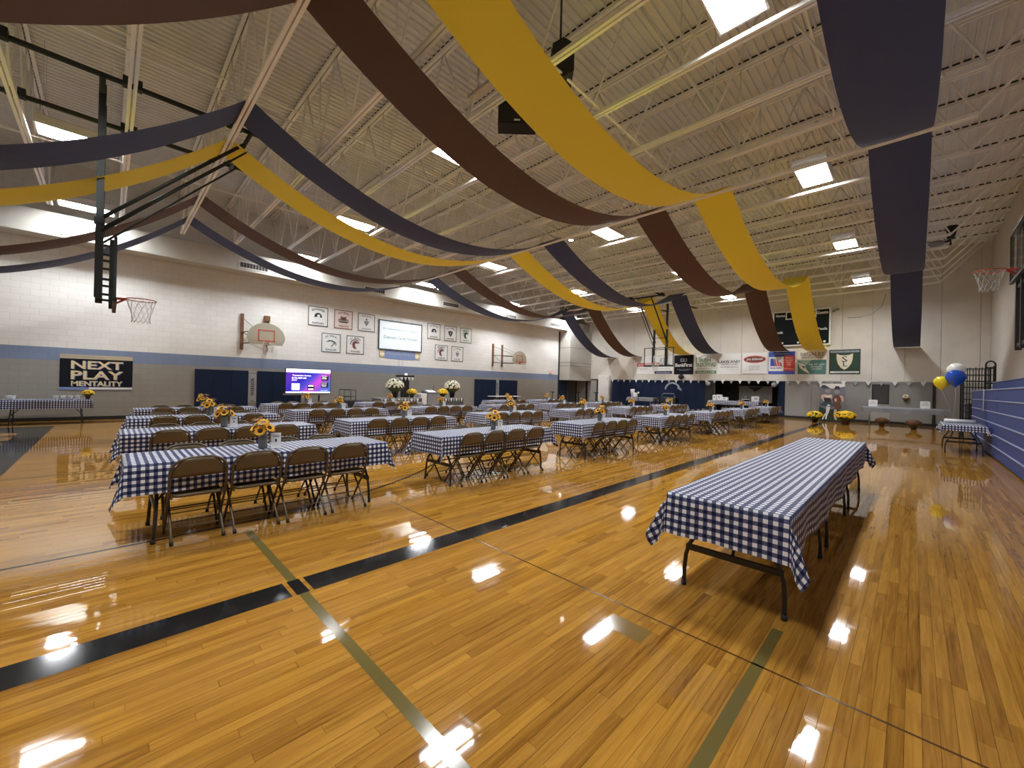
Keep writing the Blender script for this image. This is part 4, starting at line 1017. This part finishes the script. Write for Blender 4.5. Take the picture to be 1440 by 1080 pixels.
for q in range(4): y0 = -.40+q*.21; MB().add([(.225, y0, 1.80), (.225, y0+.17, 1.80), (.225, y0+.085, 1.60)], [(0, 1, 2)]).build('pennant', 'sign_white', t)
t = thing('equipment_cart', 'low black equipment cart with rails against the block wall', 'cart', (-18.9, 8.2, 0))
MB().box(-.3, .3, -.55, .9, .25, .62, .03).build('covered_load', 'black_plastic', t)
for y in (-.5, .05):
    for x in (-.28, .28): MB().tube([(x, y, .1), (x, y, 1.12)], .02, 5).build('post', 'black_metal', t)
for x in (-.28, .28): MB().tube([(x, -.5, 1.12), (x, .05, 1.12)], .02, 5).tube([(x, -.5, .8), (x, .05, .8)], .016, 5).build('rail', 'black_metal', t)
MB().box(-.3, .3, -.55, .9, .1, .14).build('deck', 'black_metal', t)
for x in (-.25, .25):
    for y in (-.45, .8): MB().box(x-.02, x+.02, y-.05, y+.05, 0, .1, .015).build('wheel', 'rubber', t)
# bare table by the second pads, door rail stands
t = thing('bare_table', 'bare pale-topped table in front of the navy pads under the swung hoop', 'table', (-18.2, 17.6, 0))
MB().box(-.38, .38, -1.1, 1.1, .78, .82, .01).build('table_top', 'table_top', t)
for x in (-.32, .32):
    for y in (-.9, .9): MB().tube([(x, y, 0), (x, y, .78)], .02, 6).build('leg', 'table_leg', t)
tag(MB().box(-18.45, -18.0, 16.7, 17.3, 0, .7, .03).build('storage_bin', 'black_plastic'), 'black storage bin under the bare pale-topped table', 'bin')
for k, (x, y) in enumerate(((-19.1, 23.4), (-18.3, 25.6), (-17.4, 26.6))):
    t = thing('rail_stand', ('thin black T-shaped rail stand against the end of the block wall', 'thin black T-shaped rail stand in front of the corner doors', 'thin black T-shaped rail stand beside the white cabinet')[k], 'stand', (x, y, 0), -.6, 'T-shaped rail stands')
    MB().box(-.025, .025, -.025, .025, .03, 1.05).build('post', 'black_metal', t); MB().box(-.5, .5, -.02, .02, 1.05, 1.10).build('bar', 'black_metal', t); MB().box(-.25, .25, -.2, .2, 0, .03).build('base', 'black_metal', t)
# dark navy leaf at the recess
struct(MB().box(-19.75, -19.65, 25.0, 25.9, 0, 2.0).build('door_5', 'pad_navy'))

# ================================================================== FAR WALL
# scoreboard
s = sign('scoreboard', 'black white-framed scoreboard partly hidden by a yellow streamer', 'scoreboard', (-4.64, YF, 5.16), ROT_FAR)
plate(s, 'face', -1.30, 1.30, -.97, .97, .0, .14, 'board_black'); frame(s, 'border', -1.36, 1.36, -1.02, 1.02, .07, .0, .17, 'sign_white')
frame(s, 'clock_box', -.72, .72, .52, .97, .05, .14, .16, 'sign_white')
for tx, x, y, w, h in (('Home', -.98, .78, .44, .16), ('Guests', .98, .78, .52, .17), ('Fouls', -1.04, -.20, .38, .14), ('Fouls', 1.0, -.12, .42, .14), ('Period', 0, -.2, .45, .14)): text(s, tx, x, y, w, h, 'sign_white', .145)
for x in (-1.0, -.87, -.1, .1, .78, .94, 1.10): plate(s, 'lamp', x-.05, x+.05, -.88, -.78, .14, .15, 'sign_white')
tag(MB().tube([(-3.2, YF-.02, 5.95), (-3.05, YF-.12, 6.05), (-2.95, YF-.14, 6.02)], .05, 6).build('wall_horn', 'ink_grey'), 'small dark horn on the far wall beside the scoreboard', 'horn')
tag(MB().tube([(-1.1+.0, YF-.015, 6.6), (-1.25, YF-.015, 6.0), (-1.6, YF-.015, 5.65), (-2.1, YF-.015, 5.52), (-2.6, YF-.015, 5.55)], .010, 4).build('wall_cable', 'ink_grey'), 'thin grey cable curving across the far wall panels', 'cable')
# sponsor banners
BX = [(-14.75, -13.42), (-13.36, -12.0), (-11.9, -10.58), (-10.47, -9.12), (-9.07, -7.69), (-7.62, -6.27), (-6.2, -4.89), (-4.76, -3.45), (-3.33, -2.03)]
BG = ['sign_white', 'sign_white', 'sign_black', 'sign_white', 'sign_white', 'sign_white', 'sign_royal', 'sign_cream', 'sign_pine']
BL = ['white sponsor banner with a red name bar', 'white sponsor banner with a navy bottom bar behind the glass hoop', 'black BankFirst sponsor banner', 'white and green IRISH ROOFING sponsor banner', 'white LAKELAND sponsor banner', 'white sponsor banner with a red oval logo', 'blue and red sponsor banner with a stripe logo', 'cream and green BEGALKE sponsor banner', 'dark green sponsor banner with the SL shield']
BAN = []
for (a, b_), bg, lab in zip(BX, BG, BL):
    s = sign('sponsor_banner', lab, 'banner', ((a+b_)/2, YF, 3.19), ROT_FAR, 'sponsor banners'); w = (b_-a)/2
    plate(s, 'cloth', -w, w, -.66, .66, .004, .016, bg); BAN.append(s)
Z1 = .019
s = BAN[0]; plate(s, 'name_bar', -.62, .62, -.08, .16, .016, Z1, 'sign_red'); text(s, 'HERR CONSTRUCTION', 0, .04, 1.1, .12, 'sign_white', .021); text(s, 'Home Improvements\nPlymouth, WI', -.1, -.27, .75, .18, 'ink_grey', Z1, bold=False)
s = BAN[1]; plate(s, 'bottom_bar', -.64, .64, -.62, -.42, .016, Z1, 'sign_navy'); text(s, 'theaccounting.com', 0, -.52, 1.0, .09, 'sign_white', .021); text(s, 'Vier Group', .1, .06, .8, .2, 'ink_black', Z1); text(s, 'ACCOUNTING  AND  TAX', 0, -.25, .95, .07, 'ink_grey', Z1, bold=False)
shape(s, 'logo_ring', arc(-.05, .32, .22, 0, 2*PI, 16)[:-1], .016, .018, 'ink_grey'); shape(s, 'logo_core', arc(-.05, .32, .16, 0, 2*PI, 16)[:-1], .018, .020, 'silver_print')
s = BAN[2]; text(s, 'BankFirst', 0, -.02, 1.15, .24, 'sign_white', Z1); text(s, 'COMMERCIAL - RETAIL - MORTGAGE\nFor all your banking needs', 0, -.36, .95, .13, 'silver_print', Z1, bold=False)
for x in (-.09, .09): frame(s, 'logo_ring', x-.13, x+.13, .22, .42, .04, .016, Z1, 'silver_print')
s = BAN[3]; text(s, 'IRISH', -.05, .28, .72, .27, 'sign_green', Z1); text(s, 'ROOFING', .03, -.02, 1.15, .27, 'sign_green', Z1); shape(s, 'roof_outline', [(-.5, .42), (-.05, .62), (.45, .40), (.45, .37), (-.05, .58), (-.5, .38)], .016, Z1, 'ink_black'); plate(s, 'side_bar', -.64, -.58, -.16, .46, .016, Z1, 'sign_green'); plate(s, 'bottom_bar', -.66, .66, -.62, -.42, .016, Z1, 'sign_green'); text(s, '920.602.5590', 0, -.52, 1.1, .13, 'sign_white', .021); text(s, 'irishroofingwi.com', -.1, -.29, .95, .06, 'sign_green', Z1)
s = BAN[4]; text(s, 'LAKELAND', 0, .14, 1.26, .17, 'ink_black', Z1, slant=.25); text(s, 'TRAVEL CLUBS', 0, -.03, .95, .09, 'ink_grey', Z1); text(s, 'www.lakelandtravelclubs.com', 0, -.20, 1.05, .07, 'ink_black', Z1, bold=False)
s = BAN[5]; shape(s, 'oval', [(.60*math.cos(2*PI*k/28), .25+.22*math.sin(2*PI*k/28)) for k in range(28)], .016, .018, 'sign_red'); shape(s, 'oval_core', [(.55*math.cos(2*PI*k/28), .25+.175*math.sin(2*PI*k/28)) for k in range(28)], .018, .020, 'sign_maroon'); text(s, 'Joe Schmidt', 0, .25, .88, .17, 'sign_white', .022, slant=.3); text(s, 'EXCAVATING\nBLACK TOP\nDEMOLITION', 0, -.27, .6, .30, 'ink_grey', Z1, bold=False); plate(s, 'bottom_edge', -.66, .66, -.655, -.63, .016, Z1, 'sign_maroon')
s = BAN[6]; plate(s, 'white_block', -.64, .10, -.48, .36, .016, .018, 'sign_white'); plate(s, 'red_block', .10, .64, -.48, .42, .016, .018, 'sign_red'); text(s, 'J Construction', 0, .53, .7, .09, 'sign_white', Z1); shape(s, 'logo_block', [(-.56, .26), (-.42, .26), (-.30, -.18), (-.56, -.18)], .018, .021, 'sign_royal')
for k in range(3): shape(s, 'logo_stripe', [(-.40+k*.14, .26-.1*k), (-.32+k*.14, .24-.1*k), (-.20+k*.12, -.2), (-.29+k*.12, -.2)], .018, .021, 'sign_red')
text(s, 'BUILDERS', -.27, -.30, .55, .10, 'sign_navy', .021); text(s, 'Masonry\nConcrete\nRepair\nSales', .37, .10, .38, .50, 'sign_cream', .021, bold=False); text(s, 'call for estimate', .37, -.34, .48, .07, 'sign_cream', .021, bold=False); text(s, 'plymouth, wisconsin', 0, -.57, 1.0, .07, 'silver_print', Z1, bold=False)
s = BAN[7]; text(s, 'BEGALKE', .02, .46, 1.1, .20, 'ink_grey', Z1); text(s, 'LANDSCAPES', .02, .28, 1.0, .11, 'ink_grey', Z1); shape(s, 'green_block', [(-.65, -.66), (.65, -.66), (.65, .14), (-.65, .14)], .016, .018, 'sign_teal'); shape(s, 'sage_wedge', [(-.65, .14), (.0, .14), (-.28, -.2), (-.45, -.3), (-.65, -.1)], .018, .020, 'sign_sage'); shape(s, 'leaf', [(-.64, .02), (-.35, -.12), (-.22, -.40), (-.06, -.66), (-.30, -.52), (-.54, -.32)], .020, .022, 'sign_cream'); shape(s, 'leaf_notch', [(-.45, -.16), (-.32, -.22), (-.30, -.34), (-.42, -.27)], .022, .024, 'sign_teal')
text(s, 'design   build   maintain\nlawn and garden\nsnow removal', .22, -.23, .72, .36, 'sign_cream', .020, bold=False)
s = BAN[8]; frame(s, 'border', -.65, .65, -.66, .66, .03, .016, .02, 'ink_black'); plate(s, 'name_bar', -.60, .60, .50, .60, .016, .018, 'silver_print'); plate(s, 'name_bar', -.60, .60, -.60, -.51, .016, .018, 'sign_white'); text(s, 'Sheboygan Lutheran High School', 0, .55, 1.1, .06, 'ink_black', .020); text(s, 'sheboyganlutheran.org', 0, -.555, .9, .05, 'ink_grey', .020)
sh = [(-.33, .42), (-.17, .35), (0, .33), (.17, .35), (.33, .42), (.32, .12), (.26, -.12), (.15, -.30), (0, -.42), (-.15, -.30), (-.26, -.12), (-.32, .12)]
shape(s, 'shield_edge', [(x*1.06, y*1.05) for x, y in sh], .016, .020, 'gold'); shape(s, 'shield', sh, .020, .023, 'sign_cream'); text(s, 'S', 0, .14, .24, .30, 'ink_black', .025, bold=False); text(s, 'L', .03, -.12, .18, .26, 'ink_black', .025, bold=False)
# string of pennants
t = thing('pennant_string', 'string of small white and blue pennants along the far wall', 'pennants', (0, YF-.09, 2.16))
MB().tube([(-16.85, 0, 0), (1.4, 0, 0)], .012, 4).build('cord', 'sign_white', t)
PENM = [MB().prism([(-.12, 0), (.12, 0), (0, -.24)], -.003, .003).xf(Matrix(((1, 0, 0, 0), (0, 0, -1, 0), (0, 1, 0, 0), (0, 0, 0, 1)))).mesh('pennant') for _ in (0, 1)]
PENM[0].materials.append(MATS['sign_white']); PENM[1].materials.append(MATS['silver_print'])
x = -16.7; k = 0
while x < 1.3: link('pennant', PENM[k % 2], None, t, (x, 0, 0)); x += .5; k += 1
# kitchen pass-through
t = thing('serving_window', 'pale serving shutter with a dark emblem inside the kitchen opening', 'shutter', (-7.26, YF+1.6, 0))
MB().box(-.94, .94, -.03, .03, .85, 1.82, .01).build('shutter', 'pad_grey', t); MB().box(-.94, .94, -.2, .03, .78, .85).build('ledge', 'steel', t); MB().prism([(-.45, .16), (.45, .16), (.2, .0), (.0, -.14), (-.2, .0)], 0, .01).xf(Matrix.Translation((0, -.03, 1.60)) @ ROT_FAR.to_matrix().to_4x4()).build('emblem', 'ink_black', t)
for k, x in enumerate((-9.55, -5.85)):
    t = thing('paper_lantern', ('pale round lantern on the black column by the kitchen opening', 'pale round lantern on the navy column by the kitchen opening')[k], 'lantern', (x, YF-.22, 1.90))
    MB().ball((0, 0, 0), .15, 14, 9).build('globe', 'silver_print', t); MB().tube([(0, 0, .14), (0, .12, .24)], .006, 4).build('cord', 'ink_grey', t)
def cloth_table(label, x0, x1, y, h, m, legs=True, top='table_top'):
    t = thing('buffet_table', label, 'table', ((x0+x1)/2, y, 0)); w = (x1-x0)/2
    MB().box(-w, w, -.38, .38, h-.04, h-.004, .01).build('table_top', top, t)
    o = link('cloth', cloth_mesh(2*w, .76, .1, .26, int(100+x0*10) % 97, z=h), m, t, (0, 0, 0), (0, 0, PI/2))
    for sx in (-1, 1):
        for sy in (-.3, .3): MB().tube([(sx*(w-.25), sy, 0), (sx*(w-.2), sy, h-.04)], .016, 6).build('leg', 'steel', t)
        MB().tube([(sx*(w-.24), -.3, .3), (sx*(w-.24), .3, .3)], .012, 5).build('crossbar', 'steel', t)
cloth_table('gingham buffet table in front of the kitchen opening', -9.0, -6.3, 26.6, .88, 'gingham_blue')
cloth_table('grey-covered display table by the grey wall between bleachers and photo board', -1.75, 1.2, 26.0, .90, 'cloth_grey')
cloth_table('grey-covered table in front of the navy wall pads', -14.3, -12.4, 26.2, .88, 'cloth_grey')
for k, (x, w, h) in enumerate(((-8.75, .2, .32), (-8.48, .26, .34), (-8.18, .34, .2), (-6.55, .34, .30))):
    t = thing('white_carton', ('white upright box at the column end of the kitchen buffet', 'larger white box second on the kitchen buffet', 'low white box third on the kitchen buffet', 'tilted white box at the lantern end of the kitchen buffet')[k], 'box', (x, 26.6, .885), (0, 0, 0, .5)[k])
    MB().box(-w/2, w/2, -.12, .12, 0, h, .006).build('carton', 'paper_white', t); MB().box(-w*.2, w*.2, -.124, -.118, h*.4, h*.75).build('print', 'silver_print', t); MB().box(-w/2, w/2, -.004, .004, h, h+.004).build('seam', 'silver_print', t)
t = thing('black_kettle', 'black roaster with white trim on the kitchen buffet', 'roaster', (-7.05, 26.6, .885)); MB().lathe([(.16, 0), (.19, .10), (.18, .16), (.10, .22), (.02, .24)], 14).build('pot', 'black_plastic', t); MB().ball((0, 0, .26), .03, 8, 6).build('knob', 'sign_white', t); MB().lathe([(.195, .11), (.20, .125), (.195, .14)], 14).build('band', 'sign_white', t)
for k, (x, rz) in enumerate(((-1.4, .1), (.35, -.1))):
    t = thing('framed_notice', ('white notice card standing on the display table by the window door', 'white notice card standing on the display table near the bleachers')[k], 'sign', (x, 25.95, .905)); t.rotation_euler = ROT_FAR
    plate(t, 'card', -.16, .16, 0, .32, 0, .01, 'paper_white'); text(t, 'SILENT\nAUCTION', 0, .19, .22, .14, 'ink_grey', .012, bold=False); shape(t, 'easel', [(-.03, 0), (.03, 0), (.02, .25), (-.02, .25)], -.08, -.0, 'paper_white')
t = thing('wall_bouquet', 'small dried bouquet with white bow hung on the grey far wall', 'flowers', (-.30, YF-.08, 1.35)); MB().lathe([(.05, -.16), (.12, -.02), (.02, .02)], 10).build('wrap', 'mum_rust', t)
for q in range(7): MB().ball((.08*math.cos(q), -.04, .05+.08*math.sin(q)), .05, 7, 5).build('bloom', 'sign_white' if q % 2 else 'petal_pale', t)
# odds and ends in front of the navy pads
t = thing('wall_emblem', 'silver bird-head emblem on the navy wall pads', 'emblem', (-12.0, YF+.018, 1.55)); t.rotation_euler = ROT_FAR
shape(t, 'swoosh', arc(0, -.1, .55, .35, PI-.1, 14)+arc(0, -.14, .46, .35, PI-.1, 14)[::-1], 0, .01, 'silver_print'); shape(t, 'beak', [(.35, .12), (.62, .0), (.66, -.16), (.5, -.08), (.36, -.02)], 0, .012, 'silver_print')
t = thing('black_grill', 'black wheeled roaster cart in front of the navy pads', 'cart', (-11.6, 26.6, 0)); MB().box(-.5, .5, -.25, .25, .55, .95, .04).build('body', 'black_plastic', t); MB().tube([(-.5, -.25, .9), (-.35, -.25, 1.2), (.35, -.25, 1.2), (.5, -.25, .9)], .02, 6).build('lid_handle', 'steel', t)
for x in (-.42, .42):
    for y in (-.2, .2): MB().tube([(x, y, 0), (x, y, .56)], .025, 6).build('leg', 'black_metal', t)
MB().box(-.15, .1, -.262, -.25, .62, .85).build('control_plate', 'silver_print', t)
t = thing('white_blender', 'white drink machine on the grey-covered table', 'appliance', (-14.1, 26.2, .885)); MB().lathe([(.10, 0), (.10, .22), (.13, .24), (.15, .52), (.13, .55)], 12).build('jug', 'paper_white', t); MB().box(.12, .32, -.1, .1, 0, .30, .02).build('box', 'paper_white', t)
t = thing('stanchion', 'black stanchion with a white globe before the grey-covered table', 'post', (-13.2, 25.3, 0)); MB().tube([(0, 0, .03), (0, 0, 1.15)], .03, 8).build('post', 'black_metal', t); MB().ball((0, 0, 1.2), .07, 10, 7).build('globe', 'sign_white', t); MB().lathe([(.18, 0), (.16, .03), (.03, .04)], 14).build('base', 'black_metal', t)
tag(MB().lathe([(.001, -.16), (.12, -.12), (.2, .0), (.16, .12), (.05, .18), (.001, .19)], 12).build('wall_speaker', 'black_plastic', None, (-11.35, YF-.14, 2.34)), 'dark round speaker on the far wall above the navy pads', 'speaker')

# photo board with two painted figures and face holes
t = sign('photo_board', 'tall photo board with two headless painted festival figures', 'photo board', (-3.02, 26.5, 0), ROT_FAR)
hole1 = arc(-.17, 1.60, .12, -PI/2, 1.5*PI, 14); hole2 = arc(.20, 1.56, .11, -PI/2, 1.5*PI, 14)
def slab(name, poly, z0, z1, m): return shape(t, name, poly, z0, z1, m)
slab('board', [(-.52, .03), (.52, .03), (.52, 1.98), (-.52, 1.98)], -.02, .0, 'print_lilac')
slab('landscape', [(-.52, .03), (.52, .03), (.52, .55), (.2, .7), (-.2, .62), (-.52, .78)], .0, .002, 'print_green')
slab('landscape', [(-.52, 1.80), (.0, 1.72), (.52, 1.85), (.52, 1.98), (-.52, 1.98)], .0, .002, 'print_white')
slab('face_hole', hole1[:-1], .0, .004, 'print_grey'); slab('face_hole', hole2[:-1], .0, .004, 'print_grey')
slab('hat', [(-.48, 1.78), (-.40, 1.92), (-.28, 1.90), (-.05, 1.72), (-.30, 1.72)], .002, .005, 'print_blue'); slab('hat', [(.08, 1.70), (.14, 1.86), (.28, 1.86), (.34, 1.70)], .002, .005, 'print_black')
slab('blouse', [(-.44, 1.38), (-.30, 1.44), (-.17, 1.38), (-.02, 1.44), (.03, 1.28), (-.02, 1.18), (-.30, 1.16), (-.46, 1.24)], .004, .007, 'skin_print'); slab('blouse_white', [(-.28, 1.36), (-.03, 1.36), (-.05, 1.24), (-.26, 1.24)], .007, .009, 'print_white')
slab('arm', [(-.46, 1.24), (-.38, 1.22), (-.26, 1.10), (-.18, 1.06), (-.22, 1.02), (-.34, 1.06)], .005, .008, 'skin_print')
slab('bodice', [(-.34, 1.25), (-.06, 1.25), (-.03, 1.05), (-.30, 1.05)], .008, .010, 'print_black'); slab('skirt', [(-.30, 1.06), (-.04, 1.06), (.10, .84), (-.06, .78), (-.28, .80), (-.50, .86)], .008, .010, 'print_blue'); slab('apron', [(-.16, .92), (-.02, .84), (-.20, .80)], .010, .012, 'print_white')
slab('leg', [(-.22, .80), (-.06, .80), (-.10, .55), (-.18, .30), (-.20, .12), (-.26, .12), (-.24, .40)], .006, .008, 'print_white'); slab('leg', [(-.28, .42), (-.20, .44), (-.30, .25), (-.34, .10), (-.40, .12)], .007, .009, 'print_white')
slab('vest', [(.02, 1.22), (.10, 1.40), (.28, 1.40), (.40, 1.20), (.34, .98), (.06, .98)], .003, .006, 'print_brown'); slab('shirt', [(.10, 1.22), (.20, 1.22), (.20, 1.06), (.12, 1.06)], .006, .008, 'skin_print'); slab('sleeve', [(.30, 1.40), (.46, 1.34), (.48, 1.08), (.40, 1.06), (.36, 1.24)], .004, .007, 'skin_print'); slab('shorts', [(.06, .98), (.34, .98), (.42, .72), (.10, .66)], .004, .007, 'print_brown'); slab('calf', [(.10, .66), (.22, .66), (.18, .36), (.22, .12), (.14, .12), (.08, .4)], .004, .007, 'skin_print')
MB().box(-.4, .4, 0, .05, -.32, .06).build('foot', 'frame_black', t); MB().tube([(0, 1.4, -.02), (0, .04, -.3)], .02, 5).build('easel_strut', 'brown_wood', t)
